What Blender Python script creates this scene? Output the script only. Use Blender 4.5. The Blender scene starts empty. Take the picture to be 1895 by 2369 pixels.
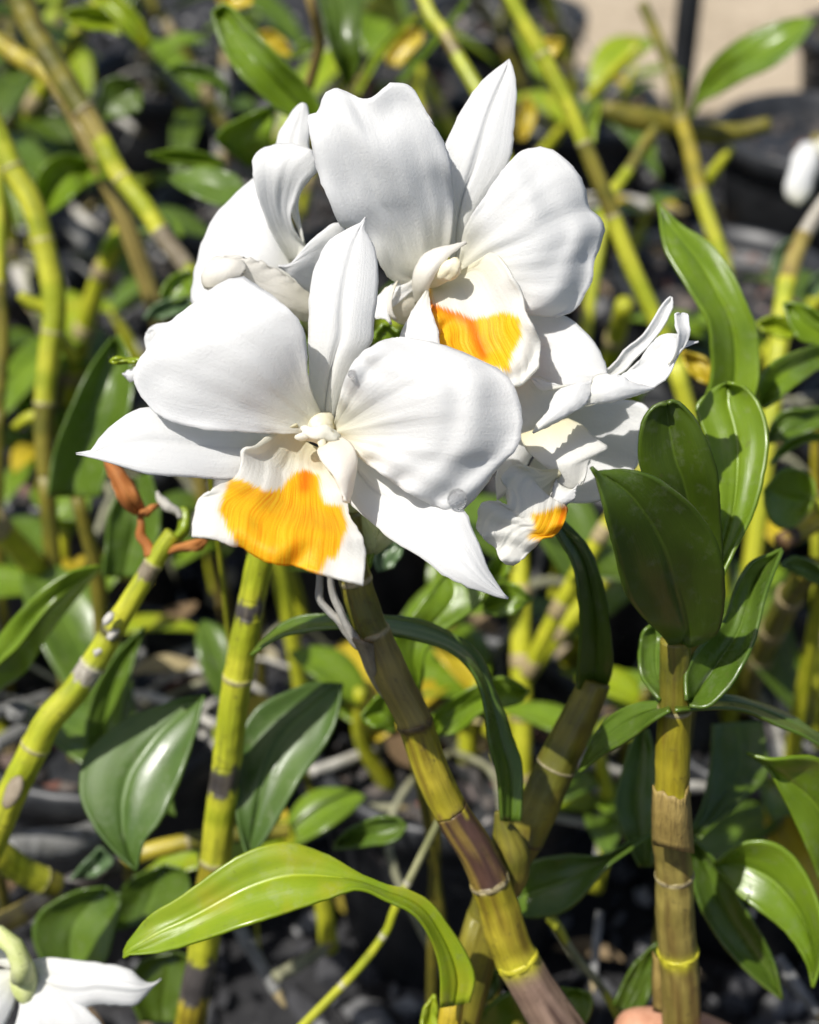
import bpy, bmesh, math, random
import numpy as np
from mathutils import Vector, Matrix, noise, Quaternion

scene = bpy.context.scene
COL = scene.collection
R = math.radians

# ------------------------------------------------------------------ camera
TH = R(35.0)                   # the camera looks down by this angle
CAM = Vector((0, 0, 0.60))     # 60 cm above the ground sheet
W = 0.543                      # picture width divided by distance
PW, PH = 1895.0, 2369.0
cam = bpy.data.cameras.new('camera'); cam_o = bpy.data.objects.new('camera', cam)
COL.objects.link(cam_o); scene.camera = cam_o
cam_o.location = CAM; cam_o.rotation_euler = (math.pi / 2 - TH, 0, 0)
cam.sensor_fit = 'HORIZONTAL'; cam.sensor_width = 36.0
cam.lens = 36.0 / W
cam.clip_start = 0.01; cam.clip_end = 200
cam.dof.use_dof = True; cam.dof.focus_distance = 0.356
cam.dof.aperture_fstop = cam.lens / 5.2
scene.render.resolution_x = 819; scene.render.resolution_y = 1024

# ------------------------------------------------------------------ light
SUN = Vector((-0.40, -0.27, 0.87)).normalized()
w = bpy.data.worlds.new('World'); scene.world = w; w.use_nodes = True
nt = w.node_tree
sky = nt.nodes.new('ShaderNodeTexSky'); sky.sky_type = 'NISHITA'; sky.sun_disc = False
sky.sun_elevation = math.asin(SUN.z); sky.sun_rotation = math.atan2(SUN.x, SUN.y)
sky.air_density = 0.85; sky.dust_density = 2.0; sky.ozone_density = 0.8
bg = nt.nodes['Background']; bg.inputs['Strength'].default_value = 0.09
nt.links.new(sky.outputs[0], bg.inputs['Color'])
sl = bpy.data.lights.new('sun', 'SUN'); sl.energy = 5.0; sl.angle = R(0.5); sl.color = (1, 0.965, 0.91)
so = bpy.data.objects.new('sun', sl); COL.objects.link(so)
so.rotation_euler = SUN.to_track_quat('Z', 'Y').to_euler(); so.location = (0, 0, 3)
vs = scene.view_settings
vs.view_transform = 'Standard'; vs.look = 'None'; vs.gamma = 1; vs.exposure = 0.27; vs.use_curve_mapping = False

# ------------------------------------------------------------------ pixels to points
CF = Vector((0, math.cos(TH), -math.sin(TH))); CU = Vector((0, math.sin(TH), math.cos(TH))); CR = Vector((1, 0, 0))
FR = {0: (0, 0, 1.0986), 1: (150, 500, .6377), 2: (400, 100, .6087), 3: (850, 500, .4638), 4: (0, 1000, .5217),
      5: (0, 1600, .5797), 6: (895, 1600, .5797), 7: (1200, 650, .5103), 8: (0, 0, .4638), 9: (1100, 0, .4609),
      10: (0, 500, .3709), 11: (600, 0, .4058), 12: (600, 1250, .4058), 99: (0, 0, 1.0)}
def E(k, pts):
    a, b, s = FR[k]
    return [(a + x * s, b + y * s) for x, y in pts]
def ray(px, py):
    return CF + CR * ((px - PW / 2) / PW * W) + CU * ((PH / 2 - py) / PW * W)
def P(px, py, d): return CAM + ray(px, py) * d
def PYp(px, py, Y):                       # where the ray meets the upright plane Y
    r = ray(px, py); return CAM + r * (Y / r.y)
def DY(py, Y):                            # the depth of that point
    return Y / ray(0, py).y
def PZ(px, py, Z):                        # where the ray meets the level plane Z
    r = ray(px, py); return CAM + r * ((Z - CAM.z) / r.z)

# ------------------------------------------------------------------ materials
def newmat(name):
    m = bpy.data.materials.new(name); m.use_nodes = True
    t = m.node_tree
    for n in list(t.nodes): t.nodes.remove(n)
    out = t.nodes.new('ShaderNodeOutputMaterial')
    return m, t, out
def N(t, typ, **kw):
    n = t.nodes.new(typ)
    for k, v in kw.items():
        if k.startswith('i_'):
            n.inputs[int(k[2:]) if k[2:].isdigit() else k[2:].replace('_', ' ')].default_value = v
        else: setattr(n, k, v)
    return n
def ramp(t, fac, stops):
    r = t.nodes.new('ShaderNodeValToRGB'); e = r.color_ramp.elements
    while len(e) < len(stops): e.new(0.5)
    for i, (p, c) in enumerate(stops):
        e[i].position = p; e[i].color = (*c, 1)
    t.links.new(fac, r.inputs[0]); return r.outputs[0]
def uvscaled(t, sx, sy):
    uv = N(t, 'ShaderNodeUVMap'); mp = N(t, 'ShaderNodeMapping')
    mp.inputs['Scale'].default_value = (sx, sy, 1)
    oi = N(t, 'ShaderNodeObjectInfo')
    ad = N(t, 'ShaderNodeVectorMath', operation='ADD')
    sc = N(t, 'ShaderNodeMath', operation='MULTIPLY'); sc.inputs[1].default_value = 37.0
    t.links.new(oi.outputs['Random'], sc.inputs[0])
    t.links.new(uv.outputs[0], mp.inputs[0]); t.links.new(mp.outputs[0], ad.inputs[0]); t.links.new(sc.outputs[0], ad.inputs[1])
    return ad.outputs[0], uv.outputs[0]
def mix_rgb(t, fac, a, b, mode='MIX'):
    m = N(t, 'ShaderNodeMix', data_type='RGBA', blend_type=mode)
    for s, v in ((m.inputs[0], fac), (m.inputs[6], a), (m.inputs[7], b)):
        if isinstance(v, (int, float)): s.default_value = v
        elif isinstance(v, tuple): s.default_value = (*v, 1)
        else: t.links.new(v, s)
    return m.outputs[2]
def noise_at(t, vec, scale, detail=3, rough=.55):
    n = N(t, 'ShaderNodeTexNoise'); n.inputs['Scale'].default_value = scale
    n.inputs['Detail'].default_value = detail; n.inputs['Roughness'].default_value = rough
    if vec is not None: t.links.new(vec, n.inputs['Vector'])
    return n.outputs['Fac']
def mathn(t, op, a, b=None, clamp=False):
    m = N(t, 'ShaderNodeMath', operation=op, use_clamp=clamp)
    for i, v in enumerate((a, b)):
        if v is None: continue
        if isinstance(v, (int, float)): m.inputs[i].default_value = v
        else: t.links.new(v, m.inputs[i])
    return m.outputs[0]
def bump(t, h, strength, dist):
    b = N(t, 'ShaderNodeBump'); b.inputs['Strength'].default_value = strength; b.inputs['Distance'].default_value = dist
    t.links.new(h, b.inputs['Height']); return b.outputs[0]
def surf(t, out, col, nrm=None, rough=.5, spec=.4, trans=0, tcol=None, coat=0):
    p = N(t, 'ShaderNodeBsdfPrincipled')
    if isinstance(col, tuple): p.inputs['Base Color'].default_value = (*col, 1)
    else: t.links.new(col, p.inputs['Base Color'])
    if isinstance(rough, (int, float)): p.inputs['Roughness'].default_value = rough
    else: t.links.new(rough, p.inputs['Roughness'])
    p.inputs['Specular IOR Level'].default_value = spec
    if coat:
        p.inputs['Coat Weight'].default_value = coat; p.inputs['Coat Roughness'].default_value = .18
    if nrm is not None: t.links.new(nrm, p.inputs['Normal'])
    if trans:
        tr = N(t, 'ShaderNodeBsdfTranslucent')
        if isinstance(tcol, tuple): tr.inputs[0].default_value = (*tcol, 1)
        else: t.links.new(tcol if tcol is not None else col, tr.inputs[0])
        if nrm is not None: t.links.new(nrm, tr.inputs['Normal'])
        mx = N(t, 'ShaderNodeMixShader'); mx.inputs[0].default_value = trans
        t.links.new(p.outputs[0], mx.inputs[1]); t.links.new(tr.outputs[0], mx.inputs[2])
        t.links.new(mx.outputs[0], out.inputs[0])
    else: t.links.new(p.outputs[0], out.inputs[0])

def petal_mat(name, tip, base, patch=False, trans=.45):
    m, t, out = newmat(name)
    v1, uv = uvscaled(t, 3.0, 46.0)
    veins = noise_at(t, v1, 1.0, 4, .6)
    geo = N(t, 'ShaderNodeNewGeometry')
    grain = noise_at(t, geo.outputs['Position'], 1500, 4, .7)
    blot = noise_at(t, geo.outputs['Position'], 160, 3, .55)
    sx = N(t, 'ShaderNodeSeparateXYZ'); t.links.new(uv, sx.inputs[0])
    f = mathn(t, 'SUBTRACT', 1.0, mathn(t, 'MULTIPLY', sx.outputs[0], 2.6, True), True)
    col = mix_rgb(t, f, tip, base)
    vf = mathn(t, 'MULTIPLY', mathn(t, 'SUBTRACT', veins, .35, True), .22, True)
    col = mix_rgb(t, vf, col, tuple(c * .9 for c in tip))
    col = mix_rgb(t, mathn(t, 'MULTIPLY', mathn(t, 'SUBTRACT', blot, .45, True), .5, True), col, tuple(c * .92 for c in tip))
    if patch:
        at = N(t, 'ShaderNodeAttribute', attribute_name='patch'); orr = N(t, 'ShaderNodeAttribute', attribute_name='stripe')
        v2, _ = uvscaled(t, 2.6, 120.0)
        fe = noise_at(t, v2, 1.0, 3, .6)
        d = mathn(t, 'ADD', at.outputs['Fac'], mathn(t, 'MULTIPLY', mathn(t, 'SUBTRACT', fe, .42), 36.0))
        k = N(t, 'ShaderNodeMapRange', interpolation_type='SMOOTHSTEP'); k.inputs[1].default_value = -6; k.inputs[2].default_value = 7
        t.links.new(d, k.inputs[0])
        yel = ramp(t, fe, [(.34, (.89, .31, .003)), (.46, (.93, .51, .008)), (.6, (.94, .65, .025))])
        of = mathn(t, 'ADD', orr.outputs['Fac'], mathn(t, 'MULTIPLY', mathn(t, 'SUBTRACT', fe, .5), .55))
        yel = mix_rgb(t, mathn(t, 'MULTIPLY', of, .85, True), yel, (.86, .19, .002))
        col = mix_rgb(t, k.outputs[0], col, yel)
    h = mathn(t, 'ADD', mathn(t, 'MULTIPLY', veins, .5), mathn(t, 'ADD', mathn(t, 'MULTIPLY', grain, .75), mathn(t, 'MULTIPLY', blot, .45)))
    nr = bump(t, h, .4, .00052)
    surf(t, out, col, nr, .48, .3, trans, col)
    return m
WHITE = (.85, .85, .838)
M = {}
M['petal'] = petal_mat('petal_white', WHITE, (.84, .81, .64))
M['petal2'] = petal_mat('petal_white_pale_base', WHITE, (.84, .83, .74))
M['lip'] = petal_mat('lip_white_yellow', (.83, .82, .77), (.80, .75, .50), True)
M['cream'] = petal_mat('cream_lip', (.87, .845, .78), (.86, .82, .69))

def leaf_mat(name, dark, light, tcol, trans=.3, rough=.27, coat=.25, blotch=0.0):
    m, t, out = newmat(name)
    v1, uv = uvscaled(t, 2.0, 60.0)
    ve = noise_at(t, v1, 1.0, 3, .6)
    geo = N(t, 'ShaderNodeNewGeometry')
    bl = noise_at(t, geo.outputs['Position'], 45, 4, .6)
    f = mathn(t, 'ADD', mathn(t, 'MULTIPLY', ve, .25), mathn(t, 'MULTIPLY', bl, .75))
    col = ramp(t, f, [(.3, dark), (.7, light)])
    if blotch:
        b2 = noise_at(t, geo.outputs['Position'], 70, 2, .5)
        k = N(t, 'ShaderNodeMapRange'); k.inputs[1].default_value = .52; k.inputs[2].default_value = .72
        t.links.new(b2, k.inputs[0])
        col = mix_rgb(t, mathn(t, 'MULTIPLY', k.outputs[0], blotch), col, (.42, .36, .02))
    du = noise_at(t, geo.outputs['Position'], 230, 5, .7)
    kd = N(t, 'ShaderNodeMapRange'); kd.inputs[1].default_value = .53; kd.inputs[2].default_value = .75
    t.links.new(du, kd.inputs[0])
    col = mix_rgb(t, mathn(t, 'MULTIPLY', kd.outputs[0], .22), col, (.30, .30, .22))
    sp = noise_at(t, geo.outputs['Position'], 420, 2, .6)
    k2 = N(t, 'ShaderNodeMapRange'); k2.inputs[1].default_value = .66; k2.inputs[2].default_value = .74
    t.links.new(sp, k2.inputs[0])
    col = mix_rgb(t, mathn(t, 'MULTIPLY', k2.outputs[0], .35), col, (.10, .09, .03))
    sx = N(t, 'ShaderNodeSeparateXYZ'); t.links.new(uv, sx.inputs[0])
    md = mathn(t, 'ABSOLUTE', mathn(t, 'SUBTRACT', sx.outputs[1], .5))
    mr = N(t, 'ShaderNodeMapRange'); mr.inputs[1].default_value = .004; mr.inputs[2].default_value = .03
    mr.inputs[3].default_value = .35; mr.inputs[4].default_value = 0
    t.links.new(md, mr.inputs[0])
    col = mix_rgb(t, mr.outputs[0], col, tuple(min(1, c * 1.9 + .01) for c in light))
    h = mathn(t, 'ADD', ve, mathn(t, 'MULTIPLY', bl, .8))
    nr = bump(t, h, .2, .0004)
    rg = mathn(t, 'ADD', rough - .06, mathn(t, 'ADD', mathn(t, 'MULTIPLY', bl, .15), mathn(t, 'MULTIPLY', kd.outputs[0], .35)))
    surf(t, out, col, nr, rg, .5, trans, tcol, coat)
    return m
M['leaf'] = leaf_mat('leaf_green', (.105, .18, .010), (.20, .30, .018), (.38, .52, .02))
M['leaf_deep'] = leaf_mat('leaf_deep_green', (.062, .115, .012), (.125, .20, .022), (.24, .36, .02), trans=.26)
M['leaf_olive'] = leaf_mat('leaf_olive', (.05, .09, .006), (.09, .145, .010), (.20, .30, .008), trans=.28, rough=.36)
M['leaf_lime'] = leaf_mat('leaf_lime', (.18, .29, .010), (.36, .43, .018), (.45, .55, .02), trans=.33, rough=.3, blotch=.55)
M['leaf_yellow'] = leaf_mat('leaf_yellow', (.42, .34, .015), (.62, .47, .03), (.6, .42, .02), rough=.4)
M['leaf_dry'] = leaf_mat('leaf_dried_orange', (.34, .10, .014), (.62, .27, .07), (.6, .25, .04), rough=.75, coat=0)
M['leaf_mid'] = leaf_mat('leaf_mid_green', (.052, .10, .017), (.10, .17, .03), (.18, .30, .03), trans=.22, rough=.4, coat=.12)
M['leaf_blue'] = leaf_mat('leaf_blue_green', (.08, .14, .06), (.15, .23, .10), (.12, .22, .05), trans=.2, rough=.22)

def cane_mat(name, dark, light, streak, sfac=.5, rough=.38, su=3.5, sv=16):
    m, t, out = newmat(name)
    v1, uv = uvscaled(t, su, sv)
    st = noise_at(t, v1, 1.0, 4, .6)
    geo = N(t, 'ShaderNodeNewGeometry')
    bl = noise_at(t, geo.outputs['Position'], 110, 4, .6)
    col = ramp(t, bl, [(.33, dark), (.66, light)])
    k = N(t, 'ShaderNodeMapRange'); k.inputs[1].default_value = .5; k.inputs[2].default_value = .68
    t.links.new(st, k.inputs[0])
    col = mix_rgb(t, mathn(t, 'MULTIPLY', k.outputs[0], sfac), col, streak)
    sp = noise_at(t, geo.outputs['Position'], 700, 2, .6)
    k2 = N(t, 'ShaderNodeMapRange'); k2.inputs[1].default_value = .62; k2.inputs[2].default_value = .72
    t.links.new(sp, k2.inputs[0])
    col = mix_rgb(t, mathn(t, 'MULTIPLY', k2.outputs[0], .4), col, tuple(c * .3 for c in dark))
    nr = bump(t, mathn(t, 'ADD', st, mathn(t, 'MULTIPLY', bl, .5)), .45, .0012)
    surf(t, out, col, nr, rough, .45, .06, light)
    return m
M['cane_lime'] = cane_mat('cane_lime', (.30, .33, .012), (.48, .47, .03), (.24, .25, .02), .5)
M['cane_yellow'] = cane_mat('cane_yellow', (.36, .27, .012), (.50, .37, .03), (.20, .13, .015), .7)
M['cane_olive'] = cane_mat('cane_olive', (.10, .10, .012), (.20, .17, .02), (.09, .06, .012), .6)
M['cane_tan'] = cane_mat('cane_tan_sheath', (.24, .17, .045), (.36, .26, .08), (.15, .10, .03), .7, .5)
M['cane_brown'] = cane_mat('cane_purple_brown', (.045, .022, .016), (.10, .052, .036), (.22, .14, .03), .45, .5)
M['cane_mauve'] = cane_mat('cane_mauve_sheath', (.17, .105, .075), (.27, .17, .125), (.06, .03, .02), .9, .55, 1.2, 22)
M['cane_grey'] = cane_mat('cane_grey_sheath', (.20, .16, .10), (.33, .28, .20), (.12, .08, .05), .5, .6)
M['cane_black'] = cane_mat('cane_black_scar', (.025, .022, .022), (.07, .065, .06), (.14, .12, .10), .4, .6)
M['node'] = cane_mat('node_ring_yellow', (.44, .40, .02), (.58, .53, .05), (.25, .2, .02), .3)
M['node_tan'] = cane_mat('node_ring_tan', (.26, .20, .09), (.42, .34, .18), (.12, .08, .03), .6, .6)
M['root'] = cane_mat('root_pale', (.34, .32, .27), (.55, .53, .47), (.24, .22, .17), .5, .7)
M['root_green'] = cane_mat('root_grey_green', (.22, .22, .13), (.38, .37, .24), (.14, .14, .09), .5, .6)
M['root_grey'] = cane_mat('root_grey', (.13, .13, .12), (.26, .26, .25), (.08, .08, .07), .5, .7)
M['stalk'] = cane_mat('flower_stalk', (.50, .56, .18), (.66, .68, .36), (.42, .48, .14), .3)

def simple(name, fn):
    m, t, out = newmat(name); fn(t, out); return m
def _cream(t, out):
    g = N(t, 'ShaderNodeNewGeometry'); n = noise_at(t, g.outputs['Position'], 300, 3)
    surf(t, out, ramp(t, n, [(.3, (.80, .72, .47)), (.7, (.86, .82, .66))]), bump(t, n, .3, .0006), .4, .4, .2, (.85, .75, .4))
M['column'] = simple('column_cream', _cream)
def _pot(t, out):
    g = N(t, 'ShaderNodeNewGeometry'); n = noise_at(t, g.outputs['Position'], 60, 5, .65)
    surf(t, out, ramp(t, n, [(.35, (.012, .013, .015)), (.75, (.04, .042, .045))]), bump(t, n, .2, .001), .42, .4)
M['pot'] = simple('black_plastic', _pot)
def _ground(t, out):
    g = N(t, 'ShaderNodeNewGeometry')
    n = noise_at(t, g.outputs['Position'], 14, 6, .7); n2 = noise_at(t, g.outputs['Position'], 150, 4, .7)
    f = mathn(t, 'ADD', mathn(t, 'MULTIPLY', n, .5), mathn(t, 'MULTIPLY', n2, .5))
    surf(t, out, ramp(t, f, [(.36, (.010, .010, .011)), (.55, (.026, .026, .028)), (.7, (.08, .078, .075))]), bump(t, n2, .6, .006), .8, .3)
M['ground'] = simple('ground_dark_grit', _ground)
def _path(t, out):
    g = N(t, 'ShaderNodeNewGeometry')
    n = noise_at(t, g.outputs['Position'], 5, 6, .6); n2 = noise_at(t, g.outputs['Position'], 90, 4, .7)
    f = mathn(t, 'ADD', mathn(t, 'MULTIPLY', n, .6), mathn(t, 'MULTIPLY', n2, .4))
    surf(t, out, ramp(t, f, [(.34, (.17, .135, .095)), (.46, (.33, .27, .19)), (.62, (.44, .365, .27))]), bump(t, n2, .5, .004), .9, .2)
M['path'] = simple('path_sandy', _path)
def _stone(t, out):
    g = N(t, 'ShaderNodeNewGeometry'); n = noise_at(t, g.outputs['Position'], 200, 4, .6)
    a = ramp(t, g.outputs['Random Per Island'], [(0, (.015, .015, .017)), (.5, (.045, .045, .05)), (.75, (.10, .10, .105)), (.9, (.22, .22, .22)), (1, (.6, .59, .57))])
    surf(t, out, mix_rgb(t, mathn(t, 'MULTIPLY', n, .6), a, (.03, .03, .03)), bump(t, n, .5, .003), .75, .3)
M['stone'] = simple('gravel_grey', _stone)
def _bark(t, out):
    g = N(t, 'ShaderNodeNewGeometry'); n = noise_at(t, g.outputs['Position'], 260, 4, .6)
    a = ramp(t, g.outputs['Random Per Island'], [(0, (.025, .024, .024)), (.5, (.075, .07, .068)), (.75, (.18, .15, .13)), (.86, (.20, .07, .045)), (1, (.45, .44, .42))])
    surf(t, out, mix_rgb(t, mathn(t, 'MULTIPLY', n, .5), a, (.02, .016, .014)), bump(t, n, .5, .003), .8, .25)
M['bark'] = simple('potting_chips', _bark)
def _skin(t, out):
    g = N(t, 'ShaderNodeNewGeometry'); n = noise_at(t, g.outputs['Position'], 500, 3, .6)
    surf(t, out, ramp(t, n, [(.3, (.46, .22, .13)), (.7, (.56, .29, .18))]), bump(t, n, .3, .0006), .5, .4)
M['skin'] = simple('skin', _skin)
def _water(t, out):
    g = N(t, 'ShaderNodeBsdfGlass'); g.inputs['IOR'].default_value = 1.33; g.inputs['Roughness'].default_value = .02
    t.links.new(g.outputs[0], out.inputs[0])
M['water'] = simple('water', _water)

# ------------------------------------------------------------------ builders
def thing(name, label, cat, loc=(0, 0, 0), group=None):
    o = bpy.data.objects.new(name, None); COL.objects.link(o); o.location = loc
    o.empty_display_size = .01
    o['label'] = label; o['category'] = cat
    if group: o['group'] = group
    return o
def root_of(o):
    while o.parent: o = o.parent
    return o
def mesh_obj(name, verts, faces, mat, parent=None, smooth=True, uvs=None, attrs=None):
    org = root_of(parent).location if parent else Vector((0, 0, 0))
    me = bpy.data.meshes.new(name)
    me.from_pydata([tuple(Vector(v) - org) for v in verts], [], faces)
    if smooth: me.polygons.foreach_set('use_smooth', [True] * len(me.polygons))
    if uvs is not None:
        ul = me.uv_layers.new(name='UVMap')
        li = np.zeros(len(me.loops), dtype=np.int32); me.loops.foreach_get('vertex_index', li)
        ul.data.foreach_set('uv', np.asarray(uvs, dtype=np.float32)[li].ravel())
    for k, a in (attrs or {}).items():
        at = me.attributes.new(k, 'FLOAT', 'POINT'); at.data.foreach_set('value', np.asarray(a, dtype=np.float32))
    me.materials.append(mat)
    o = bpy.data.objects.new(name, me); COL.objects.link(o)
    if parent: o.parent = parent
    return o
def crom(pts, n):
    """Catmull-Rom through the points, n samples evenly along its length"""
    p = np.asarray(pts, dtype=float)
    if len(p) == 1: return np.repeat(p, n, 0)
    if len(p) == 2: s = np.linspace(0, 1, n)[:, None]; return p[0] * (1 - s) + p[1] * s
    q = np.vstack([2 * p[0] - p[1], p, 2 * p[-1] - p[-2]])
    out = []
    for i in range(1, len(q) - 2):
        t = np.linspace(0, 1, 12, endpoint=False)[:, None]
        a, b, c, d = q[i - 1], q[i], q[i + 1], q[i + 2]
        out.append(.5 * (2 * b + (c - a) * t + (2 * a - 5 * b + 4 * c - d) * t ** 2 + (3 * b - a - 3 * c + d) * t ** 3))
    out = np.vstack(out + [p[-1:]])
    L = np.concatenate([[0], np.cumsum(np.linalg.norm(np.diff(out, axis=0), axis=1))])
    s = np.linspace(0, L[-1], n)
    return np.stack([np.interp(s, L, out[:, k]) for k in range(p.shape[1])], 1)
def prof(vals, u):
    if isinstance(vals, (int, float)): return np.full_like(u, float(vals))
    c = crom([(i, v) for i, v in enumerate(vals)], 64)
    return np.interp(u * (len(vals) - 1), c[:, 0], c[:, 1])
def pdist(poly, pts):
    """signed distance (inside positive) of the points to a closed polygon"""
    a = np.asarray(poly); b = np.roll(a, -1, 0); best = np.full(len(pts), 1e9); ins = np.zeros(len(pts), bool)
    for (x0, y0), (x1, y1) in zip(a, b):
        e = np.array([x1 - x0, y1 - y0]); wv = pts - (x0, y0)
        s = np.clip(wv @ e / (e @ e + 1e-9), 0, 1)
        best = np.minimum(best, np.linalg.norm(wv - s[:, None] * e, axis=1))
        if y0 != y1:
            c = ((y0 > pts[:, 1]) != (y1 > pts[:, 1])) & (pts[:, 0] < (x1 - x0) * (pts[:, 1] - y0) / (y1 - y0) + x0)
            ins ^= c
    return np.where(ins, best, -best)
def ldist(line, pts):
    a = np.asarray(line); best = np.full(len(pts), 1e9)
    for p, q in zip(a[:-1], a[1:]):
        e = q - p; wv = pts - p; s = np.clip(wv @ e / (e @ e), 0, 1)
        best = np.minimum(best, np.linalg.norm(wv - s[:, None] * e, axis=1))
    return best
SEED = [0]
def blade(name, parent, mat, L, Rr, D, base=None, tip=None, tilt=0, cup=0, nu=26, nv=15, thick=.00045,
          ridge=0, rfreq=5, ruffle=0, rufn=7, rib=0, wob=.0004, patch=None, stripe=None, swid=30, jag=0):
    """a real sheet: its outline comes from the photograph, its depth (m along the view) from D, tilt and cup"""
    SEED[0] += 1; sd = SEED[0] * 3.7
    l = crom(L, nu); r = crom(Rr, nu)
    u = np.linspace(0, 1, nu); v = np.linspace(0, 1, nv)
    b = crom(base if base else [l[0], r[0]], nv); tp = crom(tip if tip else [l[-1], r[-1]], nv)
    b[0], b[-1], tp[0], tp[-1] = l[0], r[0], l[-1], r[-1]
    U = u[:, None, None]; V = v[None, :, None]
    px = (1 - V) * l[:, None] + V * r[:, None] + (1 - U) * b[None] + U * tp[None] \
        - ((1 - U) * (1 - V) * l[0] + (1 - U) * V * r[0] + U * (1 - V) * l[-1] + U * V * r[-1])
    if jag:
        for i in range(nu):
            for j in range(nv):
                e = max(abs(2 * v[j] - 1) ** 8 if u[i] > .15 else 0, (u[i] ** 12) if tip is not None else 0)
                if e > .01:
                    q = noise.noise_vector((px[i, j, 0] * .055, px[i, j, 1] * .055, sd)) + noise.noise_vector((px[i, j, 0] * .14, px[i, j, 1] * .14, sd)) * .5
                    px[i, j] += np.array((q.x, q.y)) * jag * e
    d = prof(D, u)[:, None] + prof(tilt, u)[:, None] * (v[None] - .5) - prof(cup, u)[:, None] * (1 - (2 * v[None] - 1) ** 2)
    if rib: d = d + rib * np.exp(-((v[None] - .5) / .045) ** 2) * np.clip(1.3 - u[:, None], 0, 1)
    verts, uvs = [], []
    for i in range(nu):
        for j in range(nv):
            uu, vv = u[i], v[j]
            edge = max(abs(2 * vv - 1) ** 3, max(0, uu - .55) / .45 if tip else 0)
            k = d[i, j] + wob * noise.noise((uu * 3 + sd, vv * 3, 0))
            if ridge: k += ridge * (noise.noise((vv * rfreq * 2 + sd, uu * 1.6, 1.3)) + .5 * noise.noise((vv * rfreq * 5 + sd, uu * 2.2, 4.3))) * min(1, uu * 3)
            if ruffle: k += ruffle * edge * min(1, uu * 5) * math.sin((uu + .35 * vv) * rufn * 6.283 + sd + 2 * noise.noise((uu * 4, vv * 4, sd)))
            verts.append(P(px[i, j, 0], px[i, j, 1], k)); uvs.append((uu, vv))
    faces = [(i * nv + j, i * nv + j + 1, (i + 1) * nv + j + 1, (i + 1) * nv + j) for i in range(nu - 1) for j in range(nv - 1)]
    attrs = {}
    if patch is not None:
        fl = px.reshape(-1, 2); attrs['patch'] = pdist(patch, fl)
        attrs['stripe'] = np.exp(-(ldist(stripe, fl) / swid) ** 2) if stripe is not None else np.zeros(len(fl))
    o = mesh_obj(name, verts, faces, mat, parent, True, uvs, attrs)
    s = o.modifiers.new('thickness', 'SOLIDIFY'); s.thickness = thick; s.offset = 0
    LAST['px'] = px.reshape(-1, 2); LAST['v'] = verts
    return o
LAST = {}
def on_last(x, y):                        # the point of the sheet built last that lies nearest to a pixel
    return Vector(LAST['v'][int(np.argmin(np.sum((LAST['px'] - (x, y)) ** 2, 1)))])
def leaf(parent, mat, L, Rr, D, name='leaf', **kw):
    kw.setdefault('thick', .0009); kw.setdefault('rib', .0009); kw.setdefault('cup', -.002); kw.setdefault('nu', 26); kw.setdefault('nv', 21)
    kw.setdefault('wob', .0016); kw.setdefault('jag', 1.6); kw.setdefault('ruffle', .0005); kw.setdefault('rufn', 2.3)
    return blade(name, parent, mat, L, Rr, D, **kw)
def frame_along(pts):
    pts = [Vector(p) for p in pts]; out = []; nrm = None
    for i, p in enumerate(pts):
        t = (pts[min(i + 1, len(pts) - 1)] - pts[max(i - 1, 0)]).normalized()
        if nrm is None: nrm = t.orthogonal().normalized()
        nrm = (nrm - t * nrm.dot(t)).normalized()
        out.append((p, t, nrm, t.cross(nrm)))
    return out
def tube(name, parent, mat, pts, rad, seg=12, n=None, ribs=0, bulge=0, rough=0, colf=None, span=(0, 1)):
    """a closed tapering tube; rad is a number or a list along it"""
    SEED[0] += 1
    n = n or max(6, len(pts) * 4)
    c = crom([tuple(p) for p in pts], n); u = np.linspace(0, 1, n); rr = prof(rad, u)
    verts, uvs, faces, cols = [], [], [], []
    for i, (p, t, a, b) in enumerate(frame_along(c)):
        for k in range(seg):
            an = k / seg * 2 * math.pi
            q = rr[i] * (1 + (ribs * math.cos(an * 7 + SEED[0])) + bulge * math.sin(math.pi * u[i]))
            if rough: q *= 1 + rough * noise.noise((p * 260) + Vector((an, SEED[0], 0)))
            verts.append(p + (a * math.cos(an) + b * math.sin(an)) * q); uvs.append((u[i], k / seg))
            if colf: cols.append(colf(span[0] + (span[1] - span[0]) * u[i], an, p))
    for i in range(n - 1):
        for k in range(seg):
            k2 = (k + 1) % seg
            faces.append((i * seg + k, i * seg + k2, (i + 1) * seg + k2, (i + 1) * seg + k))
    faces.append(tuple(range(seg))[::-1]); faces.append(tuple(range((n - 1) * seg, n * seg)))
    o = mesh_obj(name, verts, faces, mat, parent, True, uvs)
    if colf:
        at = o.data.attributes.new('tint', 'FLOAT_COLOR', 'POINT')
        at.data.foreach_set('color', np.concatenate([np.asarray(cols, dtype=np.float32), np.ones((len(cols), 1), np.float32)], 1).ravel())
    return o
MED = .105                                     # level of the potting mix
def to_ground(pts, r=None):
    """carry a cane on from its last point down into the potting mix"""
    p = Vector(pts[-1]); d = (p - Vector(pts[-2])).normalized()
    out = [Vector(q) for q in pts]
    k = 0
    while p.z > MED and k < 30:
        d = (d + Vector((0, 0, -.45))).normalized(); p = p + d * .05; out.append(p); k += 1
    p = out[-1]
    if p.z < MED - .02:
        q = out[-2]; f = (q.z - MED + .02) / max(1e-6, q.z - p.z); out[-1] = q.lerp(p, f)
    return out
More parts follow.
